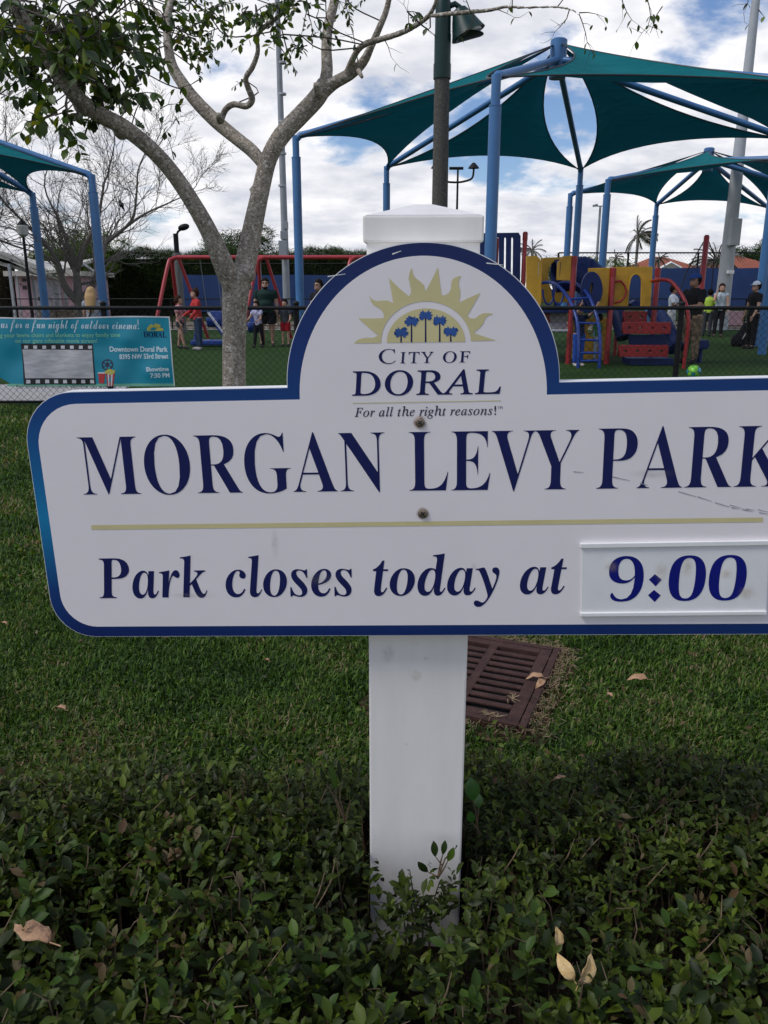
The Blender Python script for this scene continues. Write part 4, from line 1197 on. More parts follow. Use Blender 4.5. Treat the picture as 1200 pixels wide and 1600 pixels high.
limb([(264, 70), (256, 35), (240, 12), (225, -20)], 9, 5, 0.9, 1.1)
limb([(345, 190), (352, 172), (365, 163), (385, 166), (394, 155), (388, 138), (384, 122), (395, 104), (403, 80), (402, 55), (418, 38), (440, 22), (458, 0), (470, -30)], 0, 0, 0.6, 0.2, ws=[10, 10, 10, 10, 11, 10, 9, 9, 8, 8, 8, 7, 7, 6])
limb([(506, 140), (511, 110), (510, 75), (513, 40), (522, 5), (530, -40)], 0, 0, 0.35, 0.6, ws=[22, 19, 17, 16, 15, 14])
limb([(500, 148), (522, 130), (548, 115), (568, 96), (580, 72), (592, 45), (604, 15), (612, -25)], 0, 0, 0.35, 0.1, ws=[22, 19, 18, 15, 12, 11, 10, 9])
limb([(540, 122), (548, 100), (558, 80), (572, 68), (600, 60), (630, 50), (655, 36), (672, 22), (682, 0), (688, -30)], 0, 0, 0.3, -0.4, ws=[12, 11, 10, 10, 9.5, 9, 9, 8, 7, 6])
limb([(672, 25), (700, 22), (730, 19), (765, 16), (790, 11), (820, 12), (850, 11), (878, 12), (898, 18), (912, 32)], 0, 0, -0.3, -0.9, ws=[7, 8, 7.5, 7, 6, 5, 4.5, 4.5, 4, 2.5])
b = MB()
for c, r_ in LIMBS: b.tube(c, r_, 12)
# knots
for pa, pb, r_ in (((499, 150), (494, 130), 7), ((345, 190), (341, 178), 6), ((402, 300), (392, 296), 5), ((372, 455), (392, 447), 6), ((560, 110), (566, 121), 4)):
    A_, B2_ = AT(*pa, TY + .2), AT(*pb, TY + .12); b.tube([A_, B2_], [r_ * mpp(A_) * 1.2, r_ * mpp(A_) * .8], 10)
for (px, py, r_) in ((385, 428, 15), (128, 165, 14), (190, 205, 13)):
    p = AT(px, py, TY - 0.02); b.ball(p, r_ * mpp(p))
b.ball(AT(366, 470, TY), 20 * mpp((tb.x, TY, 2)))
trunk = b.build('trunk', M['bark'], tree); remesh(trunk, 0.011, 4, 0.5)
# twigs with leaves
TW = MB()
leafP, leafAz, leafEl, leafRo, leafS, leafR = [], [], [], [], [], []
allp = [(p, r_) for c, rr in LIMBS[1:] for p, r_ in zip(c, rr)]
def add_leaf(p, az, el, s_):
    leafP.append(tuple(p)); leafAz.append(az); leafEl.append(el); leafRo.append(random.gauss(0, 0.7)); leafS.append(s_)
    leafR.append(min(1, max(0, random.random() ** 1.05 * 0.97)))
def leafy_twig(p0, d, ln, nleaf, size=0.075):
    p = Vector(p0); d = Vector(d).normalized(); pts = [p.copy()]
    n = 5
    for i in range(n):
        d = (d + Vector((random.gauss(0, .18), random.gauss(0, .18), random.gauss(-0.10, .12)))).normalized()
        p = p + d * ln / n; pts.append(p.copy())
    TW.tube(pts, [0.006 * (1 - i / (n + 1)) * (ln / .4) ** .5 for i in range(n + 1)], 4, cap=False)
    for i in range(nleaf):
        t = 0.25 + 0.75 * (i + random.random()) / nleaf
        k = min(n - 1, int(t * n)); q = pts[k].lerp(pts[k + 1], t * n - k)
        az = math.atan2(d.y, d.x) + random.choice((-1, 1)) * random.uniform(0.6, 1.7)
        add_leaf(q, az, random.gauss(-0.55, 0.5), size * random.uniform(0.6, 1.2))
def cluster(px, py, rx_, ry_, n, size=0.075, nl=8, ln=0.30, yo=0.0):
    for k in range(n):
        a = random.uniform(0, 6.283); r_ = math.sqrt(random.random())
        c = AT(px + rx_ * r_ * math.cos(a), py + ry_ * r_ * math.sin(a), TY + yo + random.gauss(0, 0.35))
        # grow from the nearest limb point
        leafy_twig(c, Vector((random.gauss(0, 1), random.gauss(0, .8), random.gauss(-0.35, .6))), ln * random.uniform(.6, 1.2), nl, size)
        if k % 2 == 0:
            best = min(allp, key=lambda q: (q[0] - c).length)
            if (best[0] - c).length < 1.2:
                m_ = (best[0] + c) / 2 + Vector((random.gauss(0, .05), random.gauss(0, .05), random.gauss(0, .06)))
                TW.tube(catmull([best[0], m_, c], 3), 0.005, 4, cap=False)
cluster(110, 15, 150, 45, 44, 0.098, 10, 0.36, -0.4)
cluster(60, 60, 75, 60, 24, 0.098, 9, 0.34, -0.6)
cluster(140, 75, 75, 60, 26, 0.098, 9, 0.34, -0.3)
cluster(185, 130, 45, 50, 14, 0.098, 9, 0.30, -0.2)
cluster(85, 140, 45, 45, 14, 0.085, 9, 0.28, -0.6)
cluster(115, 195, 18, 22, 2, 0.085, 6, 0.20, -0.6)
cluster(205, 150, 22, 22, 3, 0.085, 6, 0.2, 0)
cluster(245, 50, 45, 55, 18, 0.065, 9, 0.30, 0.9)
cluster(320, 30, 50, 38, 20, 0.062, 9, 0.26, 1.0)
cluster(310, 70, 25, 22, 4, 0.05, 8, 0.18, 1.0)
cluster(255, 0, 120, 18, 20, 0.06, 9, 0.26, 0.9)
cluster(440, 20, 58, 34, 28, 0.062, 9, 0.26, 0.2)
cluster(455, 62, 32, 18, 6, 0.055, 9, 0.2, 0.2)
cluster(380, 115, 10, 14, 1, 0.05, 6, 0.16, 0.2)
cluster(560, -2, 60, 8, 6, 0.05, 7, 0.2, 0.2)
cluster(632, 20, 10, 12, 2, 0.055, 6, 0.16, -0.2)
cluster(0, 155, 8, 14, 1, 0.08, 5, 0.16, -0.7)
cluster(30, 25, 50, 40, 8, 0.09, 9, 0.34, -1.0)
cluster(0, 15, 30, 22, 4, 0.09, 8, 0.3, -1.0)
# bare fine sprays with a few leaves
def bare_spray(px, py, dx, dy, steps, nleaf, yo=-0.6, r0=0.004, depth=2, lsize=0.05):
    p = AT(px, py, TY + yo); sc_ = mpp(p)
    d = Vector((dx, 0, -dy)).normalized(); pts = [p.copy()]
    for i in range(steps):
        d = (d + Vector((random.gauss(0, .3), random.gauss(0, .15), random.gauss(0, .3)))).normalized()
        p = p + d * 14 * sc_; pts.append(p.copy())
        if depth and random.random() < .75:
            e = (d + Vector((random.gauss(0, .9), random.gauss(0, .4), random.gauss(0, .9)))).normalized()
            q = p.copy(); qs = [q.copy()]
            for j in range(3):
                e = (e + Vector((random.gauss(0, .3), 0, random.gauss(0, .3)))).normalized(); q = q + e * 8 * sc_; qs.append(q.copy())
            TW.tube(qs, [r0 * .5, r0 * .4, r0 * .3, r0 * .2], 3, cap=False)
            if random.random() < .4: add_leaf(q, random.uniform(0, 6.3), -0.8, lsize * random.uniform(.5, 1))
    TW.tube(pts, [r0 * (1 - 0.8 * i / steps) for i in range(steps + 1)], 4, cap=False)
    for i in range(nleaf): add_leaf(random.choice(pts[1:]), random.uniform(0, 6.3), -0.9, lsize * random.uniform(.7, 1.1))
for q in ((905, 22, 0.4, 1, 5, 2), (890, 14, 0.1, 1, 4, 1), (905, 20, 1, 0.3, 3, 1), (870, 12, 0.6, -0.5, 4, 1), (800, 12, 0.5, -0.6, 3, 0), (740, 18, 0.2, 1, 3, 1), (765, 16, 0.9, 0.5, 3, 1), (735, 18, -.4, -1, 3, 0),
          (970, -10, 0.3, 0.6, 4, 5), (1000, -10, 0.1, 1, 7, 3), (1010, -5, 0.5, .6, 5, 4), (1035, 10, -0.1, 1, 3, 3), (1170, -10, -0.4, 1, 2, 3), (1185, 15, 0.3, 0.4, 1, 1)):
    bare_spray(*q)
for q in ((245, 232, 0.3, -1, 4, 4), (250, 170, .7, -0.7, 3, 3), (272, 250, .2, -1, 3, 2), (310, 125, -.5, 0.3, 3, 3), (230, 100, 1, -.6, 2, 3), (600, 60, 0.2, 1, 3, 1), (560, 100, -.2, -1, 6, 3), (640, 50, .2, -1, 4, 3), (655, 35, .8, 1, 3, 1), (10, 180, -.2, 1, 4, 1), (60, 120, -.7, 1, 6, 1)):
    bare_spray(*q, yo=-0.2, lsize=0.07)
o = TW.build('twigs', mat('tree_twig', (0.055, 0.045, 0.036), 0.9, 0.3, 40), tree); o['kind'] = 'stuff'
leafP = np.array(leafP); RMt = rot_mats(np.array(leafAz), np.array(leafEl), np.array(leafRo)); leafS = np.array(leafS); leafR = np.array(leafR)
LTT = leaf_template(1.0, 0.55, 3, 0.3, 0.3)
d_ = leafP - np.array([0, 0, CAM_Z]); dep = d_ @ np.array(FW); pyy = 800 - FPX * (d_ @ np.array(UPV)) / dep; pxx = 600 + FPX * d_[:, 0] / dep
pick = np.argsort(-np.where((pyy > 0) & (pxx > 0), leafS / dep, 0))[:290]
msk = np.ones(len(leafP), bool); msk[pick] = False
v_, q_, r_ = scatter_leaves(LTT, leafP[msk], RMt[msk], leafS[msk], leafR[msk])
o = np_mesh('foliage', v_, q_, M['tree_leaf'], tree, r_); o['kind'] = 'stuff'
lm = bpy.data.meshes.new('leaf'); lm.from_pydata([tuple(q) for q in LTT[0]], [], [tuple(f) for f in LTT[1].tolist()]); lm.materials.append(M['tree_leaf_one'])
lm.polygons.foreach_set('use_smooth', [True] * len(lm.polygons))
hl = np.array(abs_loc(tree))
for i in pick:
    o = bpy.data.objects.new('leaf', lm); COL.objects.link(o); o.parent = tree
    o.matrix_basis = Matrix([list(RMt[i][k] * leafS[i]) + [float(leafP[i][k] - hl[k])] for k in range(3)] + [[0, 0, 0, 1]])

# ------------------------------------------------------------------ lamp posts and floodlight poles
def pole_between(x0, y0, x1, y1, Y, w0, w1, name, m, parent, n=16):
    a = AT(x0, y0, Y); c = AT(x1, y1, Y)
    b_ = MB(); b_.tube([a, c], [w0 / 2 * mpp(a), w1 / 2 * mpp(c)], n)
    return b_.build(name, m, parent, smooth=True)
LY = 9.3
lp = thing('street_lamp', (AT(687, 640, LY).x, LY, 0), 'thick speckled concrete lamp post with dark green top rising behind the sign post', 'lamp post')
a = AT(687, 330, LY)
pxc = a.x
ztop = AT(690, 117, LY).z
b = MB(); b.tube([(pxc, LY, -0.1), (pxc, LY, ztop)], [0.098, 0.080], 20); b.build('shaft', M['concrete_pole'], lp, smooth=True)
zz = AT(690, 70, LY).z; z0_ = AT(690, -70, LY).z
b = MB(); b.tube([(pxc, LY, ztop - .04), (pxc, LY, ztop + 0.10), (pxc, LY, ztop + .101), (pxc, LY, ztop + 0.38), (pxc, LY, ztop + .381), (pxc, LY, AT(690, 5, LY).z), (pxc, LY, AT(690, -12, LY).z)], [0.092, 0.092, 0.086, 0.086, 0.082, 0.080, 0.045], 20); b.build('sleeve', M['green_metal'], lp, smooth=True)
# bell shaped head tilted to the right, hanging from a short arm
hc = AT(726, 38, LY)
b = MB(); b.tube([(pxc, LY, AT(690, 14, LY).z), (pxc + 0.12, LY, AT(690, 6, LY).z), hc + Vector((-0.02, 0, 0.13))], 0.028, 10); b.build('arm', M['green_metal'], lp, smooth=True)
ax = Vector((0.45, 0, -1)).normalized()
b = MB(); b.tube([hc - ax * 0.17, hc - ax * 0.15, hc - ax * 0.05, hc + ax * 0.06, hc + ax * 0.10, hc + ax * 0.10], [0.02, 0.07, 0.12, 0.165, 0.185, 0.16], 20); b.build('lamp_head', M['green_metal'], lp, smooth=True)
b = MB(); b.tube([hc + ax * 0.085, hc + ax * 0.112], [0.15, 0.14], 18); b.build('lens', M['glass_lamp'], lp, smooth=True)

def flood_pole(name, px, Y, w_base, w_top, toppy, basepy, lab, m='grey_metal', group=None, kind=None, topx=None):
    a = AT(px, basepy, Y)
    t = thing(name, (a.x, Y, 0), lab, 'light pole', group)
    zt = AT(px, toppy, Y).z
    b_ = MB(); b_.tube([(a.x, Y, 0), (a.x, Y, zt)], [w_base / 2 * mpp(a), w_top / 2 * mpp((a.x, Y, zt))], 14)
    b_.build('shaft', M[m], t, smooth=True)
    return t, a.x, zt
t, x, zt = flood_pole('floodlight_pole', 448, 40, 12, 7.5, -60, 470, 'tall slim grey floodlight pole with cabinets, seen left of the blue canopy posts')
for (py0, py1, dx, w) in ((361, 374, -4, 9), (376, 406, -5, 12), (346, 358, 0, 6)):
    p0 = AT(447 + dx, py1, 39.6); p1_ = AT(447 + dx, py0, 39.6)
    b = MB(); b.box(((p0.x + p1_.x) / 2, 39.6, (p0.z + p1_.z) / 2), (w * mpp(p0), 0.3, p1_.z - p0.z)); b.build('cabinet', M['grey_metal'], t, bevel=.02)
b = MB()
for py in (98, 147, 190, 240, 290):
    p = AT(441, py, 40); b.tube([p - Vector((0, 0, .04)), p + Vector((0, 0, .04))], [0.19, 0.19], 12)
b.build('joint_band', M['light_metal'], t, smooth=True)
t, x, zt = flood_pole('floodlight_pole', 1131, 30, 24, 11, -80, 455, 'thick pale grey floodlight pole standing behind the people at the right', 'light_metal')
for (py0, py1, dx, w) in ((342, 384, 3, 15),):
    p0 = AT(1136 + dx, py1, 29.7); p1_ = AT(1136 + dx, py0, 29.7)
    b = MB(); b.box((x, 29.65, (p0.z + p1_.z) / 2), (w * mpp(p0), 0.35, p1_.z - p0.z)); b.build('cabinet', M['light_metal'], t, bevel=.03)
p = AT(1127, 425, 29.5); b = MB(); b.box((x, 29.62, p.z), (.2, .2, .12)); b.build('camera_box', M['white_edge'], t, bevel=.01)
t, x, zt = flood_pole('floodlight_pole', 930, 90, 5, 3.4, 322, 440, 'distant thin floodlight pole with twin heads between the blue posts')
b = MB(); b.tube([(x - .55, 90, zt), (x + .55, 90, zt)], 0.06, 8); b.build('crossarm', M['grey_metal'], t)
for s in (-1, 1):
    b = MB(); b.box((x + s * .6, 89.8, zt + .05), (.5, .35, .22), Matrix.Rotation(R(15 * s), 3, 'Y')); b.build('lamp_head', M['grey_metal'], t, bevel=.04)
# curved double arm lamp behind the canopy
YB = 30
t, x, zt = flood_pole('double_arm_lamp', 711, YB, 5, 3, 264, 460, 'dark double-arm lamp with curved arms seen under the big canopy', 'fence_black')
for s in (-1, 1):
    e = AT(711 + s * 29, 264, YB)
    b = MB(); b.tube(catmull([AT(711, 285, YB), AT(711 + s * 12, 284, YB), AT(711 + s * 26, 279, YB), AT(711 + s * 29, 268, YB), AT(711 + s * 29, 262, YB)], 4), 0.035, 8); b.build('arm', M['fence_black'], t, smooth=True)
    b = MB(); b.tube([e + Vector((0, 0, .02)), e + Vector((0, 0, .08)), e + Vector((0, 0, .2))], [.2, .16, .05], 12); b.build('lamp_head', M['fence_black'], t, smooth=True)
p = AT(711, 262, YB); b = MB(); b.tube([AT(702, 263, YB), AT(724, 263, YB)], .05, 8); b.build('top_bar', M['fence_black'], t)
# hooded street lamp left, lantern left
YB = 27
x = AT(282, 480, YB).x
t = thing('hooded_street_lamp', (x, YB, 0), 'grey lamp post with a black hooded head beside the swing set', 'lamp post')
z1 = AT(283, 395, YB).z
b = MB(); b.tube([(x, YB, 0), (x, YB, z1)], [.16, .12], 12); b.build('shaft', mat('grey_post', (0.13, 0.13, 0.12), .8, .15, 10), t, smooth=True)
z2 = AT(283, 365, YB).z
b = MB(); b.tube([(x, YB, z1), (x, YB, z2)], .08, 10); b.build('sleeve', M['fence_black'], t, smooth=True)
b = MB(); b.tube(catmull([(x + .03, YB, z1 + .1), (x + .05, YB, z2), Vector(AT(284, 358, YB)), Vector(AT(288, 355, YB))], 4), .035, 8); b.build('arm', M['fence_black'], t, smooth=True)
c = AT(287, 355, YB); b = MB(); b.ball(c, (.19, .16, .10), 14, 8, Matrix.Rotation(R(-15), 3, 'Y')); b.build('lamp_head', M['fence_black'], t, smooth=True)
YB = 24.5
x = AT(48, 470, YB).x
t = thing('lantern_lamp', (x, YB, 0), 'dark lamp post with a clear lantern globe near the left canopy post', 'lamp post')
zg_ = AT(45, 370, YB).z
b = MB(); b.tube([(x, YB, 0), (x, YB, .6), (x, YB, zg_)], [.09, .05, .04], 10); b.build('shaft', M['fence_black'], t, smooth=True)
b = MB(); b.tube([(x, YB, zg_), (x, YB, zg_ + .06), (x, YB, zg_ + .28), (x, YB, zg_ + .33)], [.06, .14, .17, .12], 12); b.build('globe', M['glass_lamp'], t, smooth=True)
b = MB(); b.tube([(x, YB, zg_ + .33), (x, YB, zg_ + .40), (x, YB, zg_ + .5)], [.15, .08, .015], 12); b.build('finial', M['fence_black'], t, smooth=True)

# ------------------------------------------------------------------ shade canopies
def canopy(name, lab, posts, hub, eave, hubz, prad=0.095, k=0.16, kb=0.12, missing=()):
    n = len(posts)
    t = thing(name, (hub[0], hub[1], 0), lab, 'canopy', 'blue and teal shade canopies')
    tops = [Vector((x, y, eave)) for x, y in posts]
    H = Vector((hub[0], hub[1], hubz))
    for (x, y) in posts:
        b_ = MB(); b_.tube([(x, y, -0.1), (x, y, eave - 0.38), (x, y, eave - 0.379), (x, y, eave - .36), (x, y, eave - .359), (x, y, eave + 0.06)], [prad, prad, prad * 1.06, prad * 1.06, prad * 0.76, prad * 0.76], 20)
        b_.build('post', M['blue_steel'], t, smooth=True)
    b_ = MB(); b_.tube([H + Vector((0, 0, -0.35)), H + Vector((0, 0, 0.35)), H + Vector((0, 0, 0.38))], [0.17, 0.17, 0.13], 20); b_.build('hub', M['blue_steel'], t, smooth=True)
    for p in tops:
        d = (H - p); dn = Vector((d.x, d.y, 0)).normalized()
        b_ = MB(); b_.tube([p + Vector((0, 0, -.02)), p + dn * 0.10 + Vector((0, 0, 0.07)), p + d * 0.06 + Vector((0, 0, 0.03)), H - d * 0.02], [prad * .76, prad * .74, prad * .7, prad * .7], 14)
        b_.build('beam', M['blue_steel'], t, smooth=True)
    A_ = H + Vector((0, 0, 0.30))
    for i in range(n):
        a = tops[i] + Vector((0, 0, 0.02)); c = tops[(i + 1) % n] + Vector((0, 0, 0.02))
        ctr = (a + c + A_) / 3
        a2 = a.lerp(ctr, 0.05); c2 = c.lerp(ctr, 0.05); ap_ = A_.lerp(ctr, 0.03)
        m_ = 14
        vs_, idx = [], {}
        for p in range(m_ + 1):
            for q in range(m_ + 1 - p):
                wa, wc = p / m_, q / m_; wh = 1 - wa - wc
                P = a2 * wa + c2 * wc + ap_ * wh
                P = P + (ap_ - (a2 + c2) / 2) * (k * 4 * wa * wc * (1 - wh * .5)) * 0.8
                P = P + (c2 - (a2 + ap_) / 2) * (kb * 4 * wa * wh * (1 - wc)) + (a2 - (c2 + ap_) / 2) * (kb * 4 * wc * wh * (1 - wa))
                P.z -= 0.22 * (27 * wa * wc * wh)
                idx[(p, q)] = len(vs_); vs_.append(P)
        fs_ = []
        for p in range(m_):
            for q in range(m_ - p):
                fs_.append((idx[(p, q)], idx[(p + 1, q)], idx[(p, q + 1)]))
                if q < m_ - p - 1: fs_.append((idx[(p + 1, q)], idx[(p + 1, q + 1)], idx[(p, q + 1)]))
        b_ = MB(); b_.add(vs_, fs_); fp = b_.build('fabric_panel', M['fabric'], t, smooth=True)
        # edge cable
        b_ = MB()
        for e in ([idx[(m_ - q, q)] for q in range(m_ + 1)], [idx[(p, 0)] for p in range(m_ + 1)], [idx[(0, q)] for q in range(m_ + 1)]):
            b_.tube([vs_[j] for j in e], 0.014, 5)
        b_.build('edge_cable', M['black'], fp)
        # shackles to the posts and hub
        b_ = MB(); b_.tube([a, a2], .022, 6); b_.tube([c, c2], .022, 6); b_.tube([A_, ap_], .022, 6); b_.build('shackle', M['black'], fp)
    return t
def XY(px, py, Y): p = AT(px, py, Y); return (p.x, Y)
A1 = XY(462, 220, 18.4); A2 = XY(604, 262, 22.8); A3 = XY(776, 108, 13.4); A4 = XY(907, 272, 23.2); A5 = XY(1190, 554, 18.6); A6 = (7.6, 14.0)
hubA = AT(872, 92, 18.2)
canopy('shade_canopy', 'large six-sided teal shade canopy on blue posts filling the upper right, over the playground', [A3, A1, A2, A4, A5, A6], (hubA.x, 18.2), 4.5, 5.95)
hubB = AT(1108, 236, 29.0)
B1 = XY(891, 310, 29.0); B2 = XY(950, 285, 25.4); B3 = XY(1026, 322, 32.5); B4 = XY(1203, 296, 27.5)
B5 = (2 * hubB.x - B1[0] + 1.0, 30.5); B6 = XY(1178, 541, 21.3)
canopy('shade_canopy', 'smaller distant teal canopy lying lower and further right behind the large one', [B6, B2, B1, B3, (hubB.x + 4.5, 34.0), B5], (hubB.x, 29.0), 4.5, 5.6, prad=.11)
C1 = XY(144, 284, 22.0); C2 = XY(51, 306, 26.0)
hc_ = (C1[0] - 6.0, 22.5)
canopy('shade_canopy', 'teal canopy on two blue posts cut off by the left edge of the picture', [C1, C2, (hc_[0] - 2.6, 27.6), (hc_[0] - 6, 23.5), (hc_[0] - 3.2, 17.8), (hc_[0] + 3.0, 17.6)], hc_, 4.2, 6.3, prad=.12)

# ------------------------------------------------------------------ swing set
SY = 22.5
sw = thing('swing_set', (AT(400, 540, SY).x, SY, 0), 'long red swing set frame standing behind the forked tree', 'swing set')
zb = AT(400, 402, SY).z
xa, xb, xc_ = AT(267, 403, SY).x, AT(404, 402, SY).x, AT(548, 400, SY).x
xd = xc_ + (xc_ - xb)
for x0_, x1_ in ((xa + .16, xd),):
    b = MB(); b.tube([(x0_, SY, zb), (x1_, SY, zb)], .055, 12); b.build('top_beam', M['red_swing'], sw, smooth=True)
for i, x in enumerate((xa, xb, xc_, xd)):
    for s, dx in ((-1, -.28), (1, .0)):
        sx2 = 1 if i == 0 else 0
        b = MB(); b.tube(catmull([(x + .2, SY, zb), (x + .05, SY + s * .08, zb - .05), (x - .03 + dx * .1, SY + s * .25, zb - .3), (x - .12 + dx, SY + s * 1.05, 0)], 4), .052, 10)
        b.build('leg', M['red_swing'], sw, smooth=True)
    b = MB(); b.tube([(x + .2, SY, zb), (x + .75, SY + .6, 0.1)], .045, 8); b.build('brace', M['red_swing'], sw, smooth=True)
def swing_seat(px, py, off, lab):
    p = AT(px, py, SY + off)
    t_ = MB()
    root = sw
    b_ = MB(); R3 = Matrix.Rotation(R(20), 3, 'X')
    # bucket seat: bent shell
    b_.grid(lambda a, c: p + Vector(((a - .5) * .40, 0, 0)) + R3 @ Vector((0, .22 * math.cos(math.pi * c), -.22 * math.sin(math.pi * c) + (0.12 if c in (0, 1) else 0))), 6, 10)
    o_ = b_.build('swing_seat', M['blue_rail'], root, smooth=True, solid=.04)
    for s in (-1, 1):
        b_ = MB(); b_.tube([p + Vector((s * .2, 0, .15)), (p.x + s * .22, SY, zb)], .009, 5); b_.build('chain', M['grey_metal'], root)
swing_seat(336, 498, 0.5, '')
swing_seat(400, 506, 0.2, '')
# low blue platform by the kids
pA, pB = G(301, 541), G(368, 544)
rk = thing('rocking_platform', ((pA.x + pB.x) / 2, pA.y, 0), 'low blue play platform with slanting rails standing on the turf by the tree trunk', 'play equipment')
b = MB(); b.box(((pA.x + pB.x) / 2, pA.y, .10), (pB.x - pA.x, .5, .12)); b.build('deck', M['blue_rail'], rk, bevel=.03)
for (q0, q1, m_) in (((325, 488), (352, 524), 'banner_white'), ((338, 510), (368, 545), 'blue_rail'), ((307, 512), (303, 540), 'blue_rail'), ((309, 512), (315, 538), 'blue_rail')):
    b = MB(); b.tube([AT(*q0, pA.y), AT(*q1, pA.y)], .035, 8); b.build('rail', M[m_], rk, smooth=True)

# ------------------------------------------------------------------ play structure
PY = 16.2
ps = thing('play_structure', (AT(920, 560, PY).x, PY, 0), 'red, yellow and blue climbing play structure with crawl tube under the big canopy', 'play structure')
def vpost(px, pytop, Y, w=7.5, base=560, m='red_play'):
    a = AT(px, base, Y); zt = AT(px, pytop, Y).z
    b_ = MB(); b_.tube([(a.x, Y, 0), (a.x, Y, zt - .02), (a.x, Y, zt)], [w / 2 * mpp(a), w / 2 * mpp(a), w * .38 * mpp(a)], 14)
    b_.build('post', M[m], ps, smooth=True)
    b_ = MB(); b_.tube([(a.x, Y, zt - .16), (a.x, Y, zt - .02)], w * .56 * mpp(a), 14); b_.build('post_collar', M[m], ps, smooth=True)
    return a.x, zt
X1, Z1 = vpost(812, 362, 16.6, 7)
X2, Z2 = vpost(888, 400, PY, 8.5)
X3, Z3 = vpost(948, 418, PY, 8.5)
X4, Z4 = vpost(1016, 418, PY + .3, 8)
vpost(838, 442, 17.6, 5)
vpost(960, 430, 18.2, 6); vpost(770, 372, 17.6, 6)
# deck
dz = AT(900, 482, PY).z
b = MB(); b.box(((X1 + X3) / 2, PY + 1.0, dz - .05), (X3 - X1, 2.0, .07)); b.build('deck', M['blue_play'], ps, bevel=.01)
def panel(pts, Y, th, name, m, holes=None, bevel=.012, parent=None):
    """flat board from a photo-pixel outline standing at Y; holes are separate outlines cut with the bridge"""
    poly = [AT(x, y, Y) for x, y in pts]
    if not holes:
        b_ = MB(); b_.prism(poly, (0, th, 0)); return b_.build(name, M[m], parent or ps, bevel=bevel)
    c = bpy.data.curves.new(name, 'CURVE'); c.dimensions = '2D'; c.fill_mode = 'BOTH'; c.extrude = th / 2; c.bevel_depth = 0.008
    for lp_ in [pts] + holes:
        sp3 = c.splines.new('POLY'); q = [AT(x, y, Y) for x, y in lp_]; sp3.points.add(len(q) - 1)
        for i, p in enumerate(q): sp3.points[i].co = (p.x, p.z, 0, 1)
        sp3.use_cyclic_u = True
    tmp = bpy.data.objects.new(name, c); COL.objects.link(tmp)
    me = bpy.data.meshes.new_from_object(tmp.evaluated_get(bpy.context.evaluated_depsgraph_get()))
    bpy.data.objects.remove(tmp); bpy.data.curves.remove(c)
    off = abs_loc(parent or ps)
    for v__ in me.vertices:
        x, z, y = v__.co; v__.co = (x - off.x, Y + th / 2 - y - off.y, z - off.z)
    me.materials.clear(); me.materials.append(M[m]); me.update()
    o_ = bpy.data.objects.new(name, me); COL.objects.link(o_); o_.parent = parent or ps
    return o_
def ell(cx_, cy_, rx_, ry_, a0=0, a1=360, n=24): return [(cx_ + rx_ * math.cos(R(a0 + (a1 - a0) * k / n)), cy_ - ry_ * math.sin(R(a0 + (a1 - a0) * k / n))) for k in range(n + (0 if a1 - a0 == 360 else 1))]
# blue slotted barrier left
slots = []
for x in (768, 778.5, 789.5, 800.5):
    slots.append(ell(x, 374, 2.2, 4, 0, 180, 8) + ell(x - .7, 440, 2.2, 4, 180, 360, 8))
panel([(750, 452), (751, 372), (754, 365), (810, 364), (813, 369), (812, 452)], 16.55, .05, 'slotted_barrier', 'blue_play', slots)
# yellow front boards with slot handles
panel([(823, 472), (823, 401), (836, 400), (842, 403), (846, 411), (845, 470), (842, 500), (823, 500)], PY, .04, 'yellow_panel', 'yellow_play', [ell(842, 410, 1.2, 3, 0, 180, 6) + ell(841.5, 431, 1.2, 3, 180, 360, 6)])
panel([(870, 437), (872, 410), (880, 401), (894, 400), (894, 438)], PY, .04, 'yellow_panel', 'yellow_play', [ell(876, 412, 1.2, 3, 0, 180, 6) + ell(874.5, 431, 1.2, 3, 180, 360, 6)])
panel([(846, 472), (846, 404), (880, 402), (896, 404), (896, 472)], 18.4, .05, 'yellow_panel', 'yellow_play', [ell(868, 432, 12, 24, n=28)])
# crawl tube running right behind, with a round window disc
b = MB()
tc0 = AT(866, 432, 18.5); tc1 = AT(905, 428, 18.5); tc2 = AT(932, 448, 18.3)
b.tube(catmull([tc0, tc1, AT(918, 434, 18.4), tc2, AT(940, 470, 18.2)], 6), .36, 20, cap=False); b.build('crawl_tube', M['blue_play'], ps, smooth=True, solid=.02)
for q in (tc1, AT(916, 432, 18.4)):
    b = MB(); b.tube([q - Vector((.03, 0, -.01)), q + Vector((.03, 0, -.01))], .39, 22); b.build('tube_ring', M['blue_play'], ps, smooth=True)
panel(ell(925, 452, 16, 27, n=32), 16.05, .08, 'bubble_panel', 'blue_play', [ell(925, 446, 2.6, 5, 0, 180, 8) + ell(924, 454, 2.6, 5, 180, 360, 8)])
panel([(920, 478), (919, 419), (954, 418), (951, 480)], PY + .02, .04, 'yellow_panel', 'yellow_play')
panel([(924.5, 459), (921.5, 457), (922.5, 443), (925, 441), (928, 443), (928, 455)], 16.16, .02, 'window_slot', 'yellow_play', bevel=0)
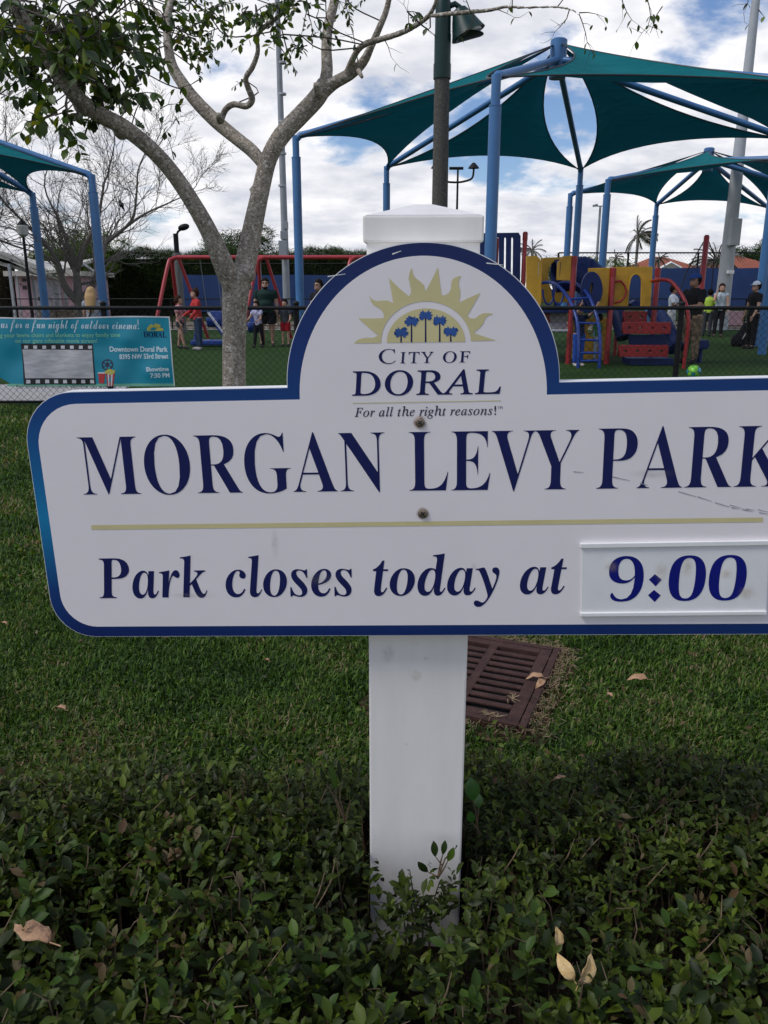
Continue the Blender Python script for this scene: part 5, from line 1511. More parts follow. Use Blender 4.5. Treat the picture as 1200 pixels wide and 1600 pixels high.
# right panel with arch opening
panel([(955, 480), (957, 418), (1019, 417), (1016, 480)], PY + .1, .04, 'yellow_panel', 'yellow_play', [[(980, 479), (983, 446)] + ell(993.5, 442, 9.5, 14, 180, 0, 14) + [(1002, 479)]])
b = MB(); b.tube([AT(*q, PY - .02) for q in ((962, 440), (970, 439), (976, 446), (979, 455), (976, 464), (970, 471), (961, 473))], .022, 8); b.build('curl_bar', M['red_play'], ps, smooth=True)
b = MB(); b.tube([AT(*q, PY + .02) for q in ([(980, 479), (983, 446)] + ell(993.5, 442, 9.5, 14, 180, 0, 10) + [(1002, 479)])], .014, 6); b.build('arch_trim', M['yellow_play'], ps, smooth=True)
panel([(990, 482), (986, 474), (994, 468), (1004, 474), (1004, 482)], 18.0, .3, 'slide_hood', 'blue_play')
# wide open side panel beneath the deck
panel([(893, 560), (895, 497), (948, 497), (943, 562)], PY + .7, .04, 'yellow_panel', 'yellow_play', [ell(926, 516, 8, 11, n=20)])
# arch climber
r1 = catmull([AT(*q) for q in ((842, 443, 16.9), (858, 441, 16.7), (872, 447, 16.3), (887, 464, 15.9), (897, 485, 15.6), (903, 510, 15.4), (904, 545, 15.3), (903, 577, 15.3))], 5)
r2 = catmull([AT(*q) for q in ((872, 443, 16.9), (888, 441, 16.7), (904, 446, 16.3), (919, 461, 15.9), (929, 484, 15.6), (936, 512, 15.4), (938, 545, 15.3), (936, 575, 15.3))], 5)
for r_ in (r1, r2):
    q = [p.copy() for p in r_]; q[-1].z = 0
    b = MB(); b.tube(q, .032, 10); b.build('climber_rail', M['blue_rail'], ps, smooth=True)
for k in (16, 20, 24, 28, 31, 33):
    b = MB(); b.tube([r1[min(k, len(r1) - 1)], r2[min(k, len(r2) - 1)]], .022, 8); b.build('rung', M['blue_rail'], ps, smooth=True)
for cx_ in (857, 872):
    b = MB(); b.tube([AT(x, y, 16.4) for x, y in ell(cx_, 452, 9, 24, 180, 360, 12)], .02, 6); b.build('hoop', M['blue_rail'], ps, smooth=True)
# perforated grey steps and red riser
for (py0, py1, Yq) in ((486, 505, 16.5), (505, 516, 16.3)):
    panel([(858, py1), (856, py0), (886, py0), (885, py1)], Yq, .03, 'step', 'grey_perf')
panel([(848, 512), (846, 482), (858, 482), (860, 514)], 16.45, .03, 'riser', 'red_play')
b = MB(); b.tube([AT(862, 517, 16.1), AT(887, 517, 16.1)], .03, 8); b.build('step_nose', M['light_metal'], ps)
# rock wall / stepping plates
def plate(x0, y0, x1, y1, Y, lab=None):
    hl_ = []
    n = max(2, int((x1 - x0) / 18))
    for k in range(n):
        hl_.append(ell(x0 + (x1 - x0) * (k + .5) / n, (y0 + y1) / 2, 3.2, 2.6, n=10))
    panel([(x0, y1), (x0 + 1, y0), (x1 + 1, y0), (x1, y1)], Y, .10, 'step_plate', 'red_play', hl_)
plate(975, 487, 1010, 503, 16.6); plate(974, 504, 1047, 521, 16.1); plate(968, 540, 1043, 557, 15.7)
panel([(984, 539), (982, 523), (1038, 523), (1042, 539)], 16.3, .06, 'riser', 'blue_play')
panel([(984, 571), (982, 560), (1052, 560), (1054, 571)], 15.9, .5, 'base_block', 'blue_play')
b = MB(); b.tube(catmull([AT(962, 480, 17.2), AT(968, 500, 17.0), AT(975, 528, 16.8)], 4), .16, 12); b.build('side_roll', M['blue_play'], ps, smooth=True)
b = MB(); b.tube(catmull([AT(1022, 484, 17.5), AT(1040, 510, 17.0), AT(1056, 545, 16.4)], 4), .16, 10, flat=(Vector((0, 1, 0)), 2.0)); b.build('slide', M['blue_play'], ps, smooth=True)
# red hand rail
q = catmull([AT(*w) for w in ((1016, 440, PY + .2), (1035, 437, 15.9), (1048, 440, 15.7), (1060, 453, 15.5), (1071, 473, 15.3), (1076, 500, 15.2), (1073, 535, 15.2), (1069, 567, 15.2))], 5); q[-1].z = 0
b = MB(); b.tube(q, .035, 10); b.build('hand_rail', M['red_play'], ps, smooth=True)
# far posts and boards of the structure seen behind
b = MB(); b.tube([AT(880, 441, 17.2), AT(882, 410, 17.2)], .03, 8); b.build('grab_bar', M['red_play'], ps)

# tall red pole with ropes
YB = 26
x = AT(1094, 470, YB).x; zt = AT(1101, 367, YB).z
rp = thing('red_climbing_pole', (x, YB, 0), 'tall red pole with black ropes hanging from its tip, behind the man in camouflage trousers', 'play equipment')
b = MB(); b.tube([(x, YB, 0), (x, YB, zt - .05), (x, YB, zt)], [.085, .085, .05], 14); b.build('mast', M['red_play'], rp, smooth=True)
for (ex, ey) in ((1073, 424), (1116, 400)):
    b = MB(); b.tube([(x, YB, zt - .04), AT(ex, ey, YB + .4), Vector((AT(ex, ey, YB).x * 1.0 + (-.3 if ex < 1100 else .3), YB + .6, 0.05))], .018, 6); b.build('rope', M['black'], rp)
# little blue spring seat
YB = G(1092, 567).y
x = G(1092, 567).x
ss = thing('spring_seat', (x, YB, 0), 'small dark blue seat on a stem standing on the turf behind the camouflage trousers', 'play equipment')
b = MB(); b.tube([(x, YB, 0), (x, YB, AT(1092, 545, YB).z)], .05, 10); b.build('stem', M['blue_play'], ss, smooth=True)
panel([(1088, 546), (1088, 532), (1108, 531), (1110, 540), (1106, 546)], YB - .15, .3, 'seat', 'blue_play', parent=ss, bevel=.03)

# ball
bc = G(1083, 592); bc.z = .115
ball = thing('football', (bc.x, bc.y, 0), 'green and blue football lying on the turf close to the fence', 'ball')
def ball_mat():
    m = bpy.data.materials.new('ball_skin'); m.use_nodes = True; t = m.node_tree; b_ = t.nodes['Principled BSDF']; b_.inputs['Roughness'].default_value = .4
    tcn = t.nodes.new('ShaderNodeTexCoord')
    vo_ = t.nodes.new('ShaderNodeTexVoronoi'); vo_.feature = 'DISTANCE_TO_EDGE'; vo_.inputs['Scale'].default_value = 8.5
    v2 = t.nodes.new('ShaderNodeTexVoronoi'); v2.inputs['Scale'].default_value = 8.5
    t.links.new(tcn.outputs['Object'], vo_.inputs['Vector']); t.links.new(tcn.outputs['Object'], v2.inputs['Vector'])
    r = t.nodes.new('ShaderNodeValToRGB'); r.color_ramp.interpolation = 'CONSTANT'
    r.color_ramp.elements[0].color = (.16, .48, .03, 1); r.color_ramp.elements[1].position = .55; r.color_ramp.elements[1].color = (.02, .28, .38, 1)
    t.links.new(v2.outputs['Color'], r.inputs[0])
    gt = mth('LESS_THAN', vo_.outputs['Distance'], 0.045, tree=t)
    mx_ = t.nodes.new('ShaderNodeMix'); mx_.data_type = 'RGBA'; t.links.new(gt, mx_.inputs[0]); t.links.new(r.outputs[0], mx_.inputs[6]); mx_.inputs[7].default_value = (.01, .02, .08, 1)
    t.links.new(mx_.outputs[2], b_.inputs['Base Color']); return m
b = MB(); b.ball(bc, .115, 24, 16); b.build('ball_skin', ball_mat(), ball, smooth=True)

# ------------------------------------------------------------------ far fences, hedge wall, buildings
def rail_fence(x0, x1, Y, H, lab, step=2.4, r_=.022, mesh=False, pitch=.12):
    t = thing('chain_link_fence', ((x0 + x1) / 2, Y, 0), lab, 'fence')
    b_ = MB(); b_.tube([(x0, Y, H), (x1, Y, H)], r_, 6); b_.build('top_rail', M['fence_black'], t)
    b_ = MB(); b_.tube([(x0, Y, .1), (x1, Y, .1)], r_ * .8, 6); b_.build('bottom_rail', M['fence_black'], t)
    x = x0
    while x <= x1 + .01:
        b_ = MB(); b_.tube([(x, Y + .03, 0), (x, Y + .03, H)], r_ * 1.3, 8); b_.build('fence_post', M['fence_black'], t); x += step
    if mesh: chain_link(x0, x1, .1, H, Y, pitch, .0035, t)
    return t
rail_fence(-20, 20, 31, 1.08, 'low black fence along the far edge of the turf', mesh=True)
def screen_fence(x0, x1, Y, H, sz0, sz1, lab, step=3.0):
    t = rail_fence(x0, x1, Y, H, lab, step, .035, True, .16)
    x = x0; k = 0
    while x < x1 - .05:
        w = min(step, x1 - x)
        b_ = MB(); b_.grid(lambda a, c: (x + w * a, Y - .04 - .04 * math.sin(a * math.pi * 3 + k) * (1 - abs(2 * c - 1) * .5) * .6, sz0 + (sz1 - sz0) * c - .03 * math.sin(a * math.pi) * c), 12, 4)
        b_.build('windscreen_panel', M['windscreen'], t, smooth=True); x += w; k += 1
    return t
xr0 = AT(1000, 450, 36).x
screen_fence(AT(870, 450, 36).x, 24, 36, AT(1100, 395, 36).z, AT(1100, 484, 36).z, AT(1100, 418, 36).z, 'tall court fence with blue windscreen behind the people at the right')
screen_fence(AT(284, 450, 44).x, AT(640, 450, 44).x, 44, AT(350, 412, 44).z, 0.25, AT(350, 429, 44).z, 'tall fence with blue windscreen seen behind the swing set')
# low pale wall blocks behind the right fence
for (px0, px1, py0, py1, nm, m_, lab) in ((1120, 1160, 486, 505, 'low_wall', 'pink_wall', 'pale pink low wall between the fence and the court at the right'),):
    a = AT(px0, py1, 33); c = AT(px1, py0, 33)
    b = MB(); b.box(((a.x + c.x) / 2, 33, c.z / 2), (c.x - a.x, .3, c.z)); tag(b.build(nm, M[m_], bevel=.02), lab, 'wall')
# tan stone wall left
a = AT(75, 500, 32.5); c = AT(120, 487, 32.5)
swl = thing('stone_wall', ((a.x + c.x) / 2, 32.5, 0), 'low tan stone wall beyond the fence behind the woman with blond hair', 'wall')
x = a.x - .3
while x < c.x:
    w = random.uniform(.3, .55); z = 0
    while z < c.z - .05:
        h = random.uniform(.18, .28)
        b = MB(); b.box((x + w / 2, 32.5 + random.uniform(-.03, .03), z + h / 2), (w - .02, .35, h - .02)); b.build('stone', M['stone'], swl, bevel=.03); z += h
    x += w

def crown_cloud(cx_, cy_, cz_, rx_, ry_, rz_, n, size, m, parent, name='crown', seed=0, lumps=9):
    g = np.random.default_rng(seed)
    L_ = g.normal(size=(lumps, 3)); L_ /= np.linalg.norm(L_, axis=1)[:, None]; L_ *= g.uniform(.25, .8, (lumps, 1))
    lr = g.uniform(.3, .5, lumps)
    ii = g.integers(0, lumps, n)
    d = g.normal(size=(n, 3)); d /= np.linalg.norm(d, axis=1)[:, None]
    p = L_[ii] + d * (lr[ii] * g.uniform(.6, 1.05, n))[:, None]
    p = p * np.array([rx_, ry_, rz_]) + np.array([cx_, cy_, cz_])
    rm = rot_mats(g.uniform(0, 6.28, n), g.uniform(-.8, .9, n), g.normal(0, .7, n))
    v__, q__, r__ = scatter_leaves(leaf_template(1, .6, 1, .2, .2), p, rm, size * g.uniform(.5, 1.3, n), g.random(n))
    return np_mesh(name, v__, q__, M[m], parent, r__, smooth=False)
# tall clipped hedge wall
def hedge_wall(x0, x1, Y, H, lab, n=30000, m='far_leaf'):
    t = thing('tall_hedge', ((x0 + x1) / 2, Y, 0), lab, 'hedge')
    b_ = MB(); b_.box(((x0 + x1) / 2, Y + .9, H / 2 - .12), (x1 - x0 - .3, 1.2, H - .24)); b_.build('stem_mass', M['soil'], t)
    g = np.random.default_rng(int(abs(x0) * 10))
    x = g.uniform(x0, x1, n); top = H + .12 * np.sin(x * 1.3) + .08 * np.sin(x * 4.1)
    z = g.random(n) ** .8 * top; y = Y + g.normal(0, .12, n) + .15 * np.sin(x * 2.1 + z * 3)
    u_ = g.random(n) < .42; z = np.where(u_, top + g.uniform(-.35, .18, n), z); y = np.where(u_, Y + g.uniform(0, 1.2, n), y)
    rm = rot_mats(g.uniform(0, 6.28, n), g.uniform(-.4, 1.3, n), g.normal(0, .6, n))
    v__, q__, r__ = scatter_leaves(leaf_template(1, .4, 1, .2, .2), np.stack([x, y, z], -1), rm, .32 * g.uniform(.5, 1.3, n), g.random(n))
    o_ = np_mesh('foliage', v__, q__, M[m], t, r__, smooth=False); o_['kind'] = 'stuff'
    return t
hedge_wall(AT(118, 450, 46).x, AT(575, 450, 46).x, 46, AT(350, 397, 46).z, 'tall dark clipped hedge wall running behind the swing set', 52000)
hedge_wall(-36, AT(10, 450, 40).x, 40, AT(0, 392, 40).z, 'dark hedge wall at the left edge behind the pale shelter', 9000)

def bushy(px, pytop, Y, wpx, hpx, lab, m='far_leaf', n=2600, size=.5, seed=0, name='broadleaf_tree', trunk=True, group='trees beyond the fences'):
    c = AT(px, pytop + hpx / 2, Y); s_ = mpp(c)
    t = thing(name, (c.x, Y, 0), lab, 'tree', group)
    crown_cloud(c.x, Y, c.z, wpx / 2 * s_ * 1.25, wpx / 2 * s_ * 1.25, hpx / 2 * s_ * 1.3, n, size, m, t, seed=seed)['kind'] = 'stuff'
    b_ = MB(); b_.tube([(c.x, Y, 0), (c.x + .1, Y, c.z * .5), (c.x, Y, c.z)], [.25, .2, .1], 8); b_.build('trunk', M['bare_bark'], t)
    return t
bushy(392, 354, 58, 112, 70, 'rounded dark green tree rising behind the hedge wall between the trunk forks', n=6000, size=.42, seed=1)
bushy(150, 366, 44.5, 125, 64, 'light green tree behind the bare tree, above the hedge wall', 'far_leaf_light', 4200, .45, seed=2)
bushy(78, 378, 44.5, 80, 50, 'light green tree above the pale shelter roof', 'far_leaf_light', 3000, .45, seed=3)
bushy(530, 392, 60, 80, 30, 'low green tree just above the hedge left of the sign arch', 'far_leaf', 2200, .45, seed=4)
bushy(880, 396, 62, 60, 46, 'green tree behind the yellow panels, left of the thin floodlight pole', 'far_leaf', 2000, .5, seed=5)
bushy(925, 402, 60, 60, 40, 'green tree behind the thin distant floodlight pole', 'far_leaf_light', 2000, .5, seed=6)
bushy(972, 398, 64, 60, 46, 'green tree under the wind-blown palm', 'far_leaf_light', 2000, .5, seed=7)
bushy(1165, 385, 75, 60, 40, 'dark tree between the tiled roofs at the right edge', 'far_leaf', 2000, .6, seed=8)
bushy(1190, 375, 80, 40, 50, 'taller dark tree at the right border of the picture', 'far_leaf', 1500, .6, seed=9)
bushy(845, 402, 90, 70, 40, 'distant tree behind the sabal palms', 'far_leaf', 1500, .6, seed=19)
bushy(700, 400, 70, 120, 40, 'tree hidden mostly behind the sign post cap', 'far_leaf', 2000, .6, seed=29)

def palm(px, pytop, Y, rad_px, lab, nf=18, wind=0.0, fan=False, seed=0):
    r_ = random.Random(seed)
    c = AT(px, pytop + rad_px, Y); s_ = mpp(c); Rr = rad_px * s_ * 1.15
    t = thing('palm_tree', (c.x, Y, 0), lab, 'palm tree', 'palm trees beyond the fences')
    b_ = MB(); b_.tube(catmull([(c.x - .1, Y, 0), (c.x, Y, c.z * .5), (c.x, Y, c.z)], 4), [.15] * 4 + [.09] * 4 + [.10], 10); b_.build('trunk', M['bare_bark'], t, smooth=True)
    P__, A__, E__, Ro, Sc = [], [], [], [], []
    for k in range(nf):
        az = 2 * math.pi * k / nf + r_.uniform(-.2, .2); el = r_.uniform(-.3, 1.3)
        d = Vector((math.cos(az) * math.cos(el) + wind, math.sin(az) * math.cos(el), math.sin(el))).normalized()
        p = c.copy(); nseg = 20; pts = [p.copy()]
        for j in range(nseg):
            d = (d + Vector((wind * .07, 0, -0.065))).normalized(); p = p + d * Rr / nseg; pts.append(p.copy())
            if j > 0 or not fan:
                for s in (-1, 1):
                    side = math.atan2(d.y, d.x) + s * (1.0 if not fan else .6)
                    P__.append(tuple(p)); A__.append(side); E__.append(math.asin(max(-1, min(1, d.z))) - .35 + r_.gauss(0, .15)); Ro.append(0); Sc.append(Rr * .40 * math.sin(math.pi * (j + 1.5) / (nseg + 2.5)))
        fm = MB(); fm.tube(pts, [.035] * len(pts), 4); fm.build('frond_stem', M['bare_bark'], t)
    n = len(P__)
    g = np.random.default_rng(seed)
    v__, q__, r2_ = scatter_leaves(leaf_template(1, .30, 1, .1, .3), np.array(P__), rot_mats(np.array(A__), np.array(E__), np.array(Ro)), np.array(Sc), g.random(n))
    np_mesh('crown', v__, q__, M['palm_leaf'], t, r2_, smooth=False)
palm(997, 342, 55, 28, 'tall palm with its fronds blown to the right, between two blue posts', 34, .4, seed=1)
palm(832, 372, 60, 20, 'small fan palm rising behind the yellow panel', 16, 0, True, seed=2)
palm(818, 378, 62, 12, 'fan palm partly hidden by the red post', 14, 0, True, seed=3)
palm(1120, 372, 50, 38, 'bushy date palm behind the red pole and the thick floodlight pole', 30, 0, seed=4)
palm(1030, 392, 60, 14, 'low palm at the left end of the first tiled roof', 16, 0, seed=5)
palm(962, 392, 66, 12, 'small palm above the far trees, left of the wind-blown one', 14, .2, seed=6)

def house(px0, px1, eavepy, ridgepy, Y, lab, gable=None):
    a = AT(px0, eavepy, Y); c = AT(px1, eavepy, Y); zr = AT((px0 + px1) / 2, ridgepy, Y + 3).z; ze = a.z; D_ = 9
    t = thing('house', ((a.x + c.x) / 2, Y + D_ / 2, 0), lab, 'house', 'tile-roofed houses beyond the courts')
    w = c.x - a.x
    b_ = MB(); b_.box(((a.x + c.x) / 2, Y + D_ / 2, ze / 2), (w - .8, D_ - .8, ze)); b_.build('wall', M['cream'], t)
    b_ = MB()
    x0_, x1_ = a.x, c.x; y0_, y1_ = Y, Y + D_; rdx = min(w * .38, D_ / 2)
    b_.add([(x0_, y0_, ze), (x1_, y0_, ze), (x1_, y1_, ze), (x0_, y1_, ze), (x0_ + rdx, Y + D_ / 2, zr), (x1_ - rdx, Y + D_ / 2, zr)], [(0, 1, 5, 4), (1, 2, 5), (2, 3, 4, 5), (3, 0, 4), (3, 2, 1, 0)])
    roof = b_.build('roof', M['roof_tile'], t)
    b_ = MB(); b_.box(((x0_ + x1_) / 2, Y - .04, ze - .08), (w, .06, .16)); b_.build('fascia', M['white_edge'], t)
    for k in (-.3, .3):
        xx = (x0_ + x1_) / 2 + w * k
        b_ = MB(); b_.box((xx, Y + .36, ze * .55), (1.3, .06, 1.2)); wi = b_.build('window', M['white_edge'], t)
        b_ = MB(); b_.box((xx, Y + .32, ze * .55), (1.1, .03, 1.0)); b_.build('pane', M['black'], wi)
    if gable:
        g0, g1, gt = gable
        p0 = AT(g0, eavepy, Y - .6); p1_ = AT(g1, eavepy, Y - .6); pt = AT((g0 + g1) / 2, gt, Y - .6)
        b_ = MB(); b_.prism([p0, p1_, pt], (0, .3, 0)); b_.build('gable', M['cream'], t)
        b_ = MB(); b_.tube([p0 + Vector((-.2, -.02, 0)), pt + Vector((0, -.02, .12)), p1_ + Vector((.2, -.02, 0))], .10, 4); b_.build('gable_trim', M['white_edge'], t)
    return t
house(1018, 1098, 419, 400, 62, 'house with orange tiled hip roof and a small white gable behind the court fence', (1036, 1060, 413))
house(1140, 1225, 419, 398, 60, 'orange tiled house roof at the right behind the thick grey pole')

# pale shelter, pink building at left
SHY = 33
sh = thing('shelter', (AT(70, 480, SHY).x, SHY, 0), 'pale open shelter with slanting white roof panels and posts at the left', 'shelter')
def roofq(pts, Ys, name, m='sail', th=.12):
    P4 = [AT(x, y, yy) for (x, y), yy in zip(pts, Ys)]
    b_ = MB(); b_.prism(P4, (0, 0, -th)); return b_.build(name, M[m], sh)
roofq([(-40, 386), (5, 393), (75, 421), (60, 408)], (31, 31, 31, 37), 'roof_panel')
roofq([(0, 396), (66, 408), (112, 409), (60, 424)], (31, 37, 36, 31), 'roof_panel')
roofq([(60, 424), (112, 409), (150, 403), (110, 418)], (31, 36, 36, 31), 'roof_panel')
roofq([(-60, 392), (0, 396), (60, 424), (96, 436)], (31.05, 31.05, 31.05, 31.05), 'fascia')
for (x, y0, y1, w, m_) in ((14, 412, 500, 4, 'light_metal'), (84, 422, 500, 5, 'light_metal'), (99, 430, 500, 4, 'light_metal'), (26, 432, 500, 3, 'light_metal'), (50, 430, 500, 3, 'grey_metal')):
    a = AT(x, y0, SHY - (0 if x > 20 else 2)); b = MB(); b.box((a.x, a.y, a.z / 2), (w * mpp(a), w * mpp(a), a.z)); b.build('post', M[m_], sh)
for (q0, q1) in (((62, 424), (84, 452)), ((130, 412), (148, 425)), ((55, 426), (96, 428))):
    b = MB(); b.tube([AT(*q0, SHY - .3), AT(*q1, SHY - .3)], .05, 6); b.build('brace', M['light_metal'], sh)
pb = thing('pink_building', (AT(70, 480, 39).x, 39, 0), 'small pink building with a dark door opening under the pale shelter', 'building')
a = AT(22, 432, 38); c = AT(122, 432, 38)
b = MB(); b.box(((a.x + c.x) / 2, 40, a.z / 2), (c.x - a.x, 4, a.z)); b.build('wall', M['pink_wall'], pb)
b = MB(); b.box(((a.x + c.x) / 2, 39.9, a.z + .12), (c.x - a.x + .6, 4.6, .22)); b.build('roof', M['cream'], pb)
for (x0_, y0_, x1_, y1_) in ((34, 435, 39, 440), (35, 446, 40, 452), (30, 443, 32, 445)):
    p = AT(x0_, y1_, 37.9); q = AT(x1_, y0_, 37.9); b = MB(); b.box(((p.x + q.x) / 2, 37.96, (p.z + q.z) / 2), (q.x - p.x, .06, q.z - p.z)); b.build('vent', M['black'], pb)
p = AT(50, 495, 37.9); q = AT(98, 436, 37.9); b = MB(); b.box(((p.x + q.x) / 2, 37.97, q.z / 2), ((q.x - p.x) * .8, .05, q.z - .1)); b.build('door', M['grey_perf'], pb)
b = MB(); b.box((p.x + .4, 37.92, 1.0), (.06, .04, .16)); b.build('handle', M['black'], pb)

# ------------------------------------------------------------------ bare tree
def bare_tree(px, Y, lab, limbs_px, seed, parentname='bare_tree', gen=4, base=480):
    r_ = random.Random(seed)
    x = AT(px, base, Y).x
    t = thing(parentname, (x, Y, 0), lab, 'tree')
    T_ = MB(); F_ = MB()
    def grow(p, d, ln, rad, g_):
        n = 5; pts = [p.copy()]; rs = [rad]
        kids = []
        for i in range(n):
            d = (d + Vector((r_.gauss(0, .20), r_.gauss(0, .16), r_.gauss(0.03, .17)))).normalized()
            p = p + d * ln / n; pts.append(p.copy()); rs.append(rad * (1 - .55 * (i + 1) / n))
            if g_ > 0 and i >= 1:
                for q in range(r_.choice((1, 1, 2)) if g_ < 3 else 1):
                    a = Vector((r_.gauss(0, 1), r_.gauss(0, .6), r_.gauss(0.2, .8))).normalized()
                    kids.append((p.copy(), (d * .9 + a * .75).normalized(), rs[-1]))
        (T_ if g_ >= 3 else F_).tube(pts, rs, 6 if g_ >= 3 else (4 if g_ > 0 else 3), cap=False)
        for kp, kd, kr in kids: grow(kp, kd, ln * r_.uniform(.45, .72), max(.006, kr * .58), g_ - 1)
        if g_ > 0: grow(pts[-1], d, ln * .6, max(.007, rs[-1] * .9), g_ - 1)
    for pts in limbs_px:
        P3 = [AT(a_, b_, Y + dy) for a_, b_, dy, w in pts]; rr = [w / 2 * mpp(q) for q, (_, _, _, w) in zip(P3, pts)]
        if pts[0][1] > 470: P3[0].z = 0
        T_.tube(catmull(P3, 4), interp(rr, 4), 8)
        C_ = catmull(P3, 4); R_ = interp(rr, 4)
        for k in range(4, len(C_)):
            if r_.random() < .7:
                a = Vector((r_.gauss(0, 1), r_.gauss(0, .6), r_.gauss(.5, .7))).normalized(); d = (C_[k] - C_[k - 1]).normalized()
                grow(C_[k], (d * .8 + a * .8).normalized(), r_.uniform(1.0, 1.7), max(.014, R_[k] * .38), 2)
        grow(C_[-1], (C_[-1] - C_[-2]).normalized(), 1.5, R_[-1], 3)
    T_.build('trunk', M['bare_bark'], t, smooth=True)
    o_ = F_.build('branches', M['bare_bark'], t); o_['kind'] = 'stuff'
    return t
bare_tree(124, 28, 'leafless spreading tree with many fine branches behind the left canopy posts', [
    [(124, 490, 0, 17), (122, 455, 0, 14), (118, 420, 0, 10), (108, 390, .2, 7), (95, 350, .4, 5), (80, 320, .5, 3)],
    [(120, 470, 0, 13), (100, 445, -.2, 11), (88, 405, -.4, 8), (65, 375, -.6, 6), (40, 350, -.8, 4), (15, 325, -1, 3)],
    [(128, 470, 0, 13), (145, 445, .3, 11), (158, 410, .5, 9), (166, 380, .8, 7), (190, 360, 1, 5), (225, 335, 1.2, 3.5), (262, 318, 1.4, 2.5)],
    [(120, 425, 0, 9), (135, 380, -.3, 6.5), (152, 350, -.5, 5), (158, 315, -.6, 4), (163, 285, -.7, 3)],
    [(166, 380, .8, 6), (205, 345, .6, 4.5), (213, 305, .5, 3.5), (215, 270, .4, 2.5)]], 5)
bare_tree(-70, 27, 'leafless tree beyond the left border, one long branch reaching into the picture', [
    [(-75, 490, 0, 16), (-72, 440, 0, 13), (-50, 390, 0, 9), (-10, 375, 0, 4), (25, 385, 0, 3), (48, 392, 0, 2)],
    [(-70, 440, 0, 9), (-60, 380, .3, 7), (-30, 320, .4, 4), (10, 270, .5, 2.5)]], 9)
# small dark bird on a bare branch
p = AT(190, 320, 26)
bd = thing('bird', p, 'small dark bird perched in the bare tree', 'bird')
b = MB(); b.ball(p, (.07, .10, .08)); b.ball(p + Vector((-.03, -.04, .09)), .045, 10, 6); b.tube([p + Vector((0, .06, -.04)), p + Vector((.03, .14, -.17))], [.05, .015], 6); b.tube([p + Vector((-.06, -.06, .09)), p + Vector((-.10, -.09, .085))], [.015, .002], 5)
remesh(b.build('body', M['black'], bd), .012, 2)

# ------------------------------------------------------------------ people
SKIN = {'light': mat('skin_light', (0.42, 0.24, 0.17), .55, .06, 30), 'tan': mat('skin_tan', (0.30, 0.16, 0.10), .55, .06, 30)}
HAIR = {'dark': mat('hair_dark', (0.010, 0.007, 0.006), .7, .3, 60, spec=.1), 'brown': mat('hair_brown', (0.035, 0.015, 0.009), .7, .3, 60, spec=.1), 'blond': mat('hair_blond', (0.30, 0.17, 0.06), .6, 0, 40, stretch=(6, 6, 1), col2=(0.50, 0.33, 0.15))}
def cloth(name, c, var=.1, sc_=8, c2=None): return mat('cloth_' + name, c, .85, var, sc_, .2, 60, col2=c2, spec=.2)
CL = {'black': cloth('black', (.012, .012, .014)), 'dkgreen': cloth('dkgreen', (.010, .028, .024)), 'red': cloth('red', (.42, .035, .035)), 'pink': cloth('pink', (.45, .05, .09), c2=(.62, .48, .52), sc_=14),
      'white': cloth('white', (.58, .62, .68)), 'grey': cloth('grey', (.30, .31, .35)), 'ltgrey': cloth('ltgrey', (.40, .46, .50)), 'denim': cloth('denim', (.025, .045, .09)), 'camo': cloth('camo', (.045, .032, .022), c2=(.27, .20, .13), sc_=13),
      'navy': cloth('navy', (.012, .018, .05)), 'blue': cloth('blue', (.02, .07, .32)), 'dkgrey': cloth('dkgrey', (.045, .05, .06)), 'redshort': cloth('redshort', (.34, .012, .02)), 'lilac': cloth('lilac', (.26, .26, .46), c2=(.5, .5, .6), sc_=20),
      'lime': cloth('lime', (.42, .60, .08)), 'green': cloth('green', (.10, .30, .10)), 'whiteshort': cloth('whiteshort', (.5, .5, .52)), 'shoe': cloth('shoe', (.03, .03, .035)), 'shoew': cloth('shoew', (.45, .42, .42)), 'capblue': cloth('capblue', (.02, .055, .20)), 'cream': cloth('cream', (.5, .46, .40))}
